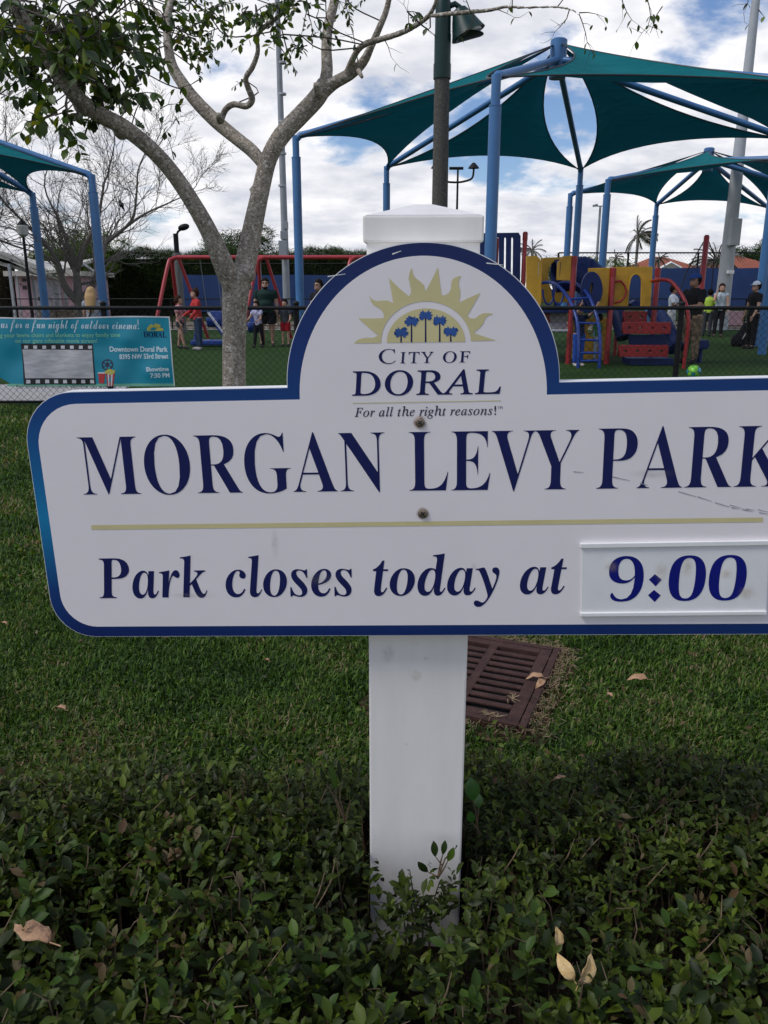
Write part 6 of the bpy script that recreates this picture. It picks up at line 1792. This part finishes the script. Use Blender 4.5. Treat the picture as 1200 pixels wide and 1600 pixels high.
def person(px, pyfeet, H, face, label, top, bottom, skin='light', hair='dark', hairstyle='short', sleeves=.5, legs='long', cap=None, arms=((0.05, 0), (0.05, 0)), stride=0.0, girth=1.0, shoes='shoe', glasses=False, lean=0.0, fixedY=None, knees=(0, 0), tummy=None, armfix=None):
    """face: heading in degrees, 0 = towards the camera, 90 = towards picture right.
    arms: for (left, right): (swing forward, elbow bend) in radians"""
    g0 = G(px, pyfeet) if fixedY is None else Vector((AT(px, pyfeet, fixedY).x, fixedY, 0))
    base = Vector((g0.x, g0.y, 0))
    t = thing('person', base, label, 'person')
    a = R(face)
    f = Vector((math.sin(a), -math.cos(a), 0)); s = Vector((math.cos(a), math.sin(a), 0)); z = Vector((0, 0, 1))
    def Q(fx, sx2, zz): return base + (f * (fx + lean * max(0, zz - .5)) + s * sx2 + z * zz) * H
    w = girth
    child = 1.0 + max(0, (1.5 - H)) * .35
    hd = .062 * child
    zn = .815
    hip, kn, an = .515, .285, .045
    J = {}
    for i, sd in ((0, -1), (1, 1)):
        st = stride * (1 if i == 0 else -1)
        kb_ = knees[i]
        J['hip', i] = Q(0, sd * .052 * w, hip)
        J['kn', i] = Q(st * .5 + kb_ * .5, sd * .058 * w, kn + abs(kb_) * .12)
        J['an', i] = Q(st, sd * .062 * w, an + max(0, kb_) * .15)
        J['toe', i] = J['an', i] + (f * .085 + z * -.022) * H
        J['sh', i] = Q(0, sd * .104 * (1 + (w - 1) * .7), .775)
        sw_, be = arms[i]
        du = (-z * math.cos(sw_) + f * math.sin(sw_) + s * sd * .16).normalized()
        J['el', i] = J['sh', i] + du * .165 * H
        dl = (-z * math.cos(sw_ + be) + f * math.sin(sw_ + be) + s * sd * (.05 if be < 1 else -.25)).normalized()
        J['wr', i] = J['el', i] + dl * .145 * H
        J['hd', i] = J['wr', i] + dl * .045 * H
        J['dl', i] = dl
    headc = Q(.008, 0, zn + .085 * child)
    b_ = MB()
    flat = (f, .62 if w < 1.2 else .8)
    def cap_(p0, p1, r0, r1, n=10, fl=None):
        b_.ball(p0, r0 * .99, 10, 6); b_.ball(p1, r1 * .99, 10, 6); b_.tube([p0, p1], [r0, r1], n, flat=fl)
    tor = [Q(0, 0, .49), Q(0, 0, .54), Q(0, 0, .62), Q(.004, 0, .70), Q(0, 0, .765), Q(0, 0, .80)]
    trr = [.070, .085, .073, .088, .092, .055]
    b_.tube(tor, [r_ * H * w for r_ in trr], 16, flat=flat)
    b_.tube([Q(0, 0, .78), Q(.003, 0, .85)], [.036 * H, .030 * H], 10)
    b_.ball(headc, (hd * .80 * H, hd * .92 * H, hd * 1.12 * H), 16, 12, Matrix((s, f, z)).transposed())
    b_.ball(headc + (f * .028 - z * .034) * H, hd * .62 * H, 12, 8)
    b_.tube([headc + (f * hd * .82 + z * .012) * H, headc + (f * hd * 1.12 - z * .012) * H], [.006 * H, .012 * H], 6)
    for sd in (-1, 1): b_.ball(headc + s * sd * hd * .82 * H - z * .006 * H, (.008 * H, .012 * H, .018 * H), 8, 6)
    for i in (0, 1):
        cap_(J['hip', i], J['kn', i], .052 * H * w, .034 * H * w); cap_(J['kn', i], J['an', i], .034 * H * w, .021 * H)
        cap_(J['an', i] - z * .012 * H, J['toe', i], .023 * H, .018 * H)
        cap_(J['sh', i], J['el', i], .031 * H * (1 + (w - 1) * .35), .024 * H * (1 + (w - 1) * .6)); cap_(J['el', i], J['wr', i], .024 * H * w, .016 * H)
        b_.tube([J['wr', i], J['hd', i]], [.015 * H, .020 * H], 8, flat=(s, .5))
    body = b_.build('body', SKIN[skin], t); remesh(body, .0095 * H, 3, .5)
    # hands: four fingers and a thumb on each
    for i in (0, 1):
        hb = MB(); dl = J['dl', i]; fd = f if abs(dl.dot(f)) < .8 else z
        fd = (fd - dl * fd.dot(dl)).normalized(); sd = dl.cross(fd) * (1 if i else -1)
        for k in range(4):
            o_ = fd * (k - 1.5) * .0088 * H; l_ = (.040, .045, .042, .033)[k] * H
            hb.tube([J['hd', i] + o_, J['hd', i] + o_ + dl * l_ * .55, J['hd', i] + o_ * .9 + dl * l_ * .9 + sd * .010 * H], [.0052 * H, .0046 * H, .0036 * H], 6)
        hb.tube([J['wr', i] + fd * .012 * H + dl * .012 * H, J['wr', i] + fd * .028 * H + dl * .032 * H, J['wr', i] + fd * .028 * H + dl * .052 * H], [.006 * H, .0052 * H, .004 * H], 6)
        hb.build('hand', SKIN[skin], t, smooth=True)
    # shirt
    b_ = MB(); e_ = .010 * H
    zs = [.485, .54, .62, .70, .755, .79, .825]
    b_.tube([Q(0, 0, q) for q in zs], [r_ * H * w + e_ for r_ in (.086, .088, .078, .091, .094, .070, .038)], 16, flat=(f, .68 if w < 1.2 else .86))
    for i in (0, 1):
        b_.ball(J['sh', i], .033 * H * (1 + (w - 1) * .6) + e_ * .5, 10, 8)
        if sleeves > 0:
            if sleeves <= 1: en = J['sh', i].lerp(J['el', i], sleeves * 1.0); b_.tube([J['sh', i], en], [.034 * H * (1 + (w - 1) * .6) + e_ * .6, .034 * H * (1 + (w - 1) * .6) + e_ * .6], 10)
            else:
                b_.tube([J['sh', i], J['el', i]], [.038 * H * w + e_ * .4, .029 * H * w + e_ * .5], 10); b_.ball(J['el', i], .03 * H * w + e_ * .4, 8, 6); b_.tube([J['el', i], J['wr', i]], [.029 * H * w + e_ * .5, .021 * H + e_ * .4], 10)
    if tummy: b_.ball(Q(.045, 0, .60), (.085 * H * w, .075 * H * w, .09 * H), 14, 10, Matrix((s, f, z)).transposed())
    remesh(b_.build('shirt', CL[top], t), .0105 * H, 3, .5)
    # trousers / shorts
    b_ = MB()
    b_.tube([Q(0, 0, .47), Q(0, 0, .53), Q(0, 0, .565)], [.070 * H * w + e_, .088 * H * w + e_ * .6, .080 * H * w + e_ * .6], 14, flat=(f, .72))
    for i in (0, 1):
        if legs == 'long': b_.tube([J['hip', i], J['kn', i], J['an', i] + z * .01 * H], [.056 * H * w + e_ * .5, .040 * H * w + e_ * .5, .030 * H * w + e_ * .4], 12)
        else: b_.tube([J['hip', i], J['hip', i].lerp(J['kn', i], .82 if legs == 'short' else .45)], [.056 * H * w + e_ * .6, .052 * H * w + e_ * .8], 12)
    remesh(b_.build('trousers' if legs == 'long' else 'shorts', CL[bottom], t), .0105 * H, 2, .5)
    for i in (0, 1):
        b_ = MB(); c = (J['an', i] + J['toe', i]) / 2 - z * .010 * H
        b_.ball(c, (.024 * H, .062 * H, .026 * H), 12, 8, Matrix((s, f, z)).transposed()); b_.ball(J['an', i] - z * .008 * H, .028 * H, 10, 6)
        remesh(b_.build('shoe', CL[shoes], t), .007 * H, 2)
    # face
    for sd in (-1, 1):
        b_ = MB(); b_.ball(headc + (f * hd * .86 + s * sd * .020 + z * .010) * H, .0065 * H, 8, 6); b_.build('eye', M['black'], t, smooth=True)
    b_ = MB(); b_.tube([headc + (f * hd * .93 + s * -.014 - z * .034) * H, headc + (f * hd * 1.0 - z * .035) * H, headc + (f * hd * .93 + s * .014 - z * .034) * H], .0035 * H, 5); b_.build('mouth', CL['redshort'], t)
    if glasses:
        b_ = MB()
        for sd in (-1, 1): b_.ball(headc + (f * hd * .95 + s * sd * .022 + z * .010) * H, (.018 * H, .006 * H, .012 * H), 10, 6, Matrix((s, f, z)).transposed())
        b_.tube([headc + (s * -.05 + f * .02 + z * .014) * H, headc + (f * hd * .98 + z * .014) * H, headc + (s * .05 + f * .02 + z * .014) * H], .003 * H, 5); b_.build('sunglasses', M['black'], t)
    # hair
    b_ = MB(); RH = Matrix((s, f, z)).transposed()
    b_.ball(headc + (-f * .014 + z * .016) * H, (hd * 1.0 * H, hd * 1.04 * H, hd * 1.18 * H), 16, 12, RH)
    if hairstyle == 'long':
        b_.tube([headc + (-f * .035 + z * .02) * H, headc + (-f * .055 - z * .05) * H, headc + (-f * .072 - z * .16) * H, headc + (-f * .070 - z * .25) * H], [.066 * H, .078 * H, .066 * H, .030 * H], 12, flat=(f, .5))
    if hairstyle == 'shoulder':
        b_.tube([headc + (-f * .03 + z * .02) * H, headc + (-f * .035 - z * .06) * H, headc + (-f * .03 - z * .12) * H], [.055 * H, .058 * H, .035 * H], 12)
    if hairstyle == 'ponytail':
        b_.ball(headc + (-f * hd * 1.05 + z * .02) * H, .026 * H, 10, 8); b_.tube([headc + (-f * hd * 1.1 + z * .02) * H, headc + (-f * hd * 1.45 - z * .03) * H, headc + (-f * hd * 1.3 - z * .10) * H], [.022 * H, .026 * H, .008 * H], 8)
    if hairstyle == 'bun': b_.ball(headc + (-f * .03 + z * hd * 1.25) * H, .028 * H, 10, 8)
    ho = remesh(b_.build('hair', HAIR[hair], t), .008 * H, 2)
    # keep the face free of hair
    me = ho.data; bm = bmesh.new(); bm.from_mesh(me); off = abs_loc(t)
    kill = [v__ for v__ in bm.verts if (lambda q: q.dot(f) > hd * .36 * H and q.z < .030 * H)(v__.co + off - headc)]
    bmesh.ops.delete(bm, geom=kill, context='VERTS'); bm.to_mesh(me); bm.free()
    if cap:
        b_ = MB(); cc = headc + z * .030 * H
        b_.ball(cc - f * .004 * H, (hd * .98 * H, hd * 1.04 * H, hd * .92 * H), 16, 12, RH); co = b_.build('cap', CL[cap], t, smooth=True)
        me = co.data; bm = bmesh.new(); bm.from_mesh(me)
        bmesh.ops.delete(bm, geom=[v__ for v__ in bm.verts if (v__.co + off - cc).z < -.012 * H], context='VERTS'); bm.to_mesh(me); bm.free()
        b_ = MB(); n = 10; pts = []
        for k in range(n + 1):
            aa = math.pi * k / n; pts.append(cc + s * math.cos(aa) * hd * .80 * H + f * (hd * .55 + math.sin(aa) * .062) * H - z * .006 * H)
        b_.prism(pts, z * .006 * H); b_.build('cap_brim', CL[cap], co)
    return t, J, headc, f, s
def ht(px, pyhead, pyfeet):                     # person height from head and feet rows
    g = G(px, pyfeet); return AT(px, pyhead, g.y).z
# left group
tW, J, hc2, f, s = person(152, 560, ht(152, 446, 566), 178, 'woman seen from behind with long blond hair and grey top behind the banner', 'grey', 'navy', hair='blond', hairstyle='long', sleeves=.4, fixedY=G(152, 566).y, arms=((.15, .4), (.15, .4)), girth=.95)
# her bag strap
b = MB(); Hh = 1.6
b.tube([J['sh', 0] * .6 + J['sh', 1] * .4 - f * .10 + Vector((0, 0, .05)), (J['sh', 0] + J['sh', 1]) / 2 - f * .15 + Vector((0, 0, -.22)), J['hip', 1] - f * .10 + Vector((0, 0, .05))], .018, 6, flat=(f, .4)); b.build('bag_strap', CL['black'], tW)
tk, J, _, f, s = person(284, 545, ht(284, 461, 545), 75, 'girl with ponytail in pink and white top and shorts walking to the right', 'pink', 'dkgrey', hair='brown', hairstyle='ponytail', sleeves=.6, legs='mini', stride=.10, arms=((.1, .3), (.5, 1.2)))
tk, J, _, f, s = person(312, 547, ht(312, 449, 547), -60, 'child with hair bun in red hooded top and jeans standing by the blue swing', 'red', 'denim', hair='brown', hairstyle='bun', sleeves=1.5, arms=((.4, .6), (.3, .5)), shoes='shoew', lean=.05)
tk, J, _, f, s = person(418, 541, ht(418, 432, 541), 5, 'big bearded man with sunglasses in dark green shirt and black shorts behind the tree', 'dkgreen', 'black', sleeves=.55, legs='short', girth=1.32, glasses=True, arms=((.1, .25), (.0, .2)), tummy=True)
b = MB(); b.ball(_ + (f * .035 - Vector((0, 0, .055))) * 1.7, (.06, .05, .06), 12, 8); b.build('beard', HAIR['dark'], tk, smooth=True)
person(405, 543, ht(405, 470, 543), -25, 'small child in lilac shirt leaning on the swing seat right of the tree trunk', 'lilac', 'black', hairstyle='shoulder', sleeves=.5, stride=.08, arms=((.6, .5), (.4, .8)), lean=.12)
person(447, 541, ht(447, 467, 541), -10, 'boy in dark grey shirt and red shorts beside the man in dark green', 'dkgrey', 'redshort', sleeves=.6, legs='short', arms=((.1, .3), (.2, .9)))
person(500, 550, AT(500, 434, G(500, 550).y).z, -35, 'man with short hair and sunglasses half hidden behind the left side of the sign arch', 'black', 'navy', glasses=True, sleeves=.5)
# kids on the climber
person(903, 556, 1.18, 20, 'child in bright blue trousers climbing the arched ladder of the play structure', 'navy', 'blue', hair='brown', hairstyle='shoulder', sleeves=.6, fixedY=15.75, arms=((2.2, .3), (2.0, .5)), lean=-.05, shoes='shoew')
person(932, 562, .95, -150, 'small child in green shirt and light blue trousers beneath the deck of the play structure', 'green', 'ltgrey', hairstyle='short', sleeves=.6, fixedY=16.9, arms=((.3, .9), (.3, .9)))
# right group
tM, J, hcM, f, s = person(1076, 567, ht(1076, 424, 567), -62, 'man in blue cap, black shirt and camouflage trousers looking down at his hands', 'black', 'camo', skin='tan', sleeves=.75, cap='capblue', girth=1.15, arms=((.35, 1.15), (.45, 1.1)), lean=.04)
b = MB(); ph = (J['hd', 0] + J['hd', 1]) / 2 + f * .03; b.box(ph, (.075, .012, .14), Matrix((s, f, Vector((0, 0, 1)))).transposed() @ Matrix.Rotation(R(-50), 3, 'X')); tag(b.build('phone', M['black'], bevel=.003), 'dark phone held by the man in camouflage trousers', 'phone')
person(1045, 536, ht(1045, 443, 536), 55, 'man in white t-shirt and white patterned shorts talking behind the red hand rail', 'white', 'whiteshort', skin='tan', sleeves=.7, legs='short', arms=((.5, .9), (.6, .9)))
tk, J, _, f, s = person(1120, 527, ht(1120, 441, 527), -15, 'woman in pale grey tank top with a raised hand holding a phone to her ear', 'ltgrey', 'black', hair='brown', hairstyle='shoulder', sleeves=0, arms=((.9, 2.3), (.15, .2)), girth=.95)
person(1103, 526, ht(1103, 450, 526), 160, 'person in lime yellow shirt mostly hidden behind the man in the blue cap', 'lime', 'dkgrey', sleeves=.6)
person(1171, 545, ht(1171, 437, 545), -78, 'man in white cap and black shirt standing by the blue post at the right edge', 'black', 'black', sleeves=.6, cap='white', arms=((.1, .2), (.2, .3)))
# golf-bag like black stroller / duffel beside him
q = G(1158, 541)
bg_ = thing('black_bag', (q.x, q.y, 0), 'tall black bag with pale stripes leaning by the man in the white cap', 'bag')
b = MB(); top_ = AT(1172, 506, q.y); b.tube([(q.x - .08, q.y, .08), q * .5 + top_ * .5 + Vector((0, 0, .04)), top_], [.20, .19, .15], 12); b.ball((q.x - .08, q.y, .12), .2, 12, 8)
remesh(b.build('bag_body', CL['black'], bg_), .02, 3)
for dx in (-.06, .06):
    b = MB(); b.tube([(q.x + dx - .02, q.y - .21, .2), Vector((top_.x + dx, q.y - .17, top_.z - .03))], .014, 5); b.build('stripe', CL['cream'], bg_)
b = MB(); b.tube(catmull([top_ + Vector((-.08, 0, 0)), top_ + Vector((-.02, -.05, .12)), top_ + Vector((.1, 0, 0))], 4), .015, 6); b.build('handle', CL['black'], bg_)
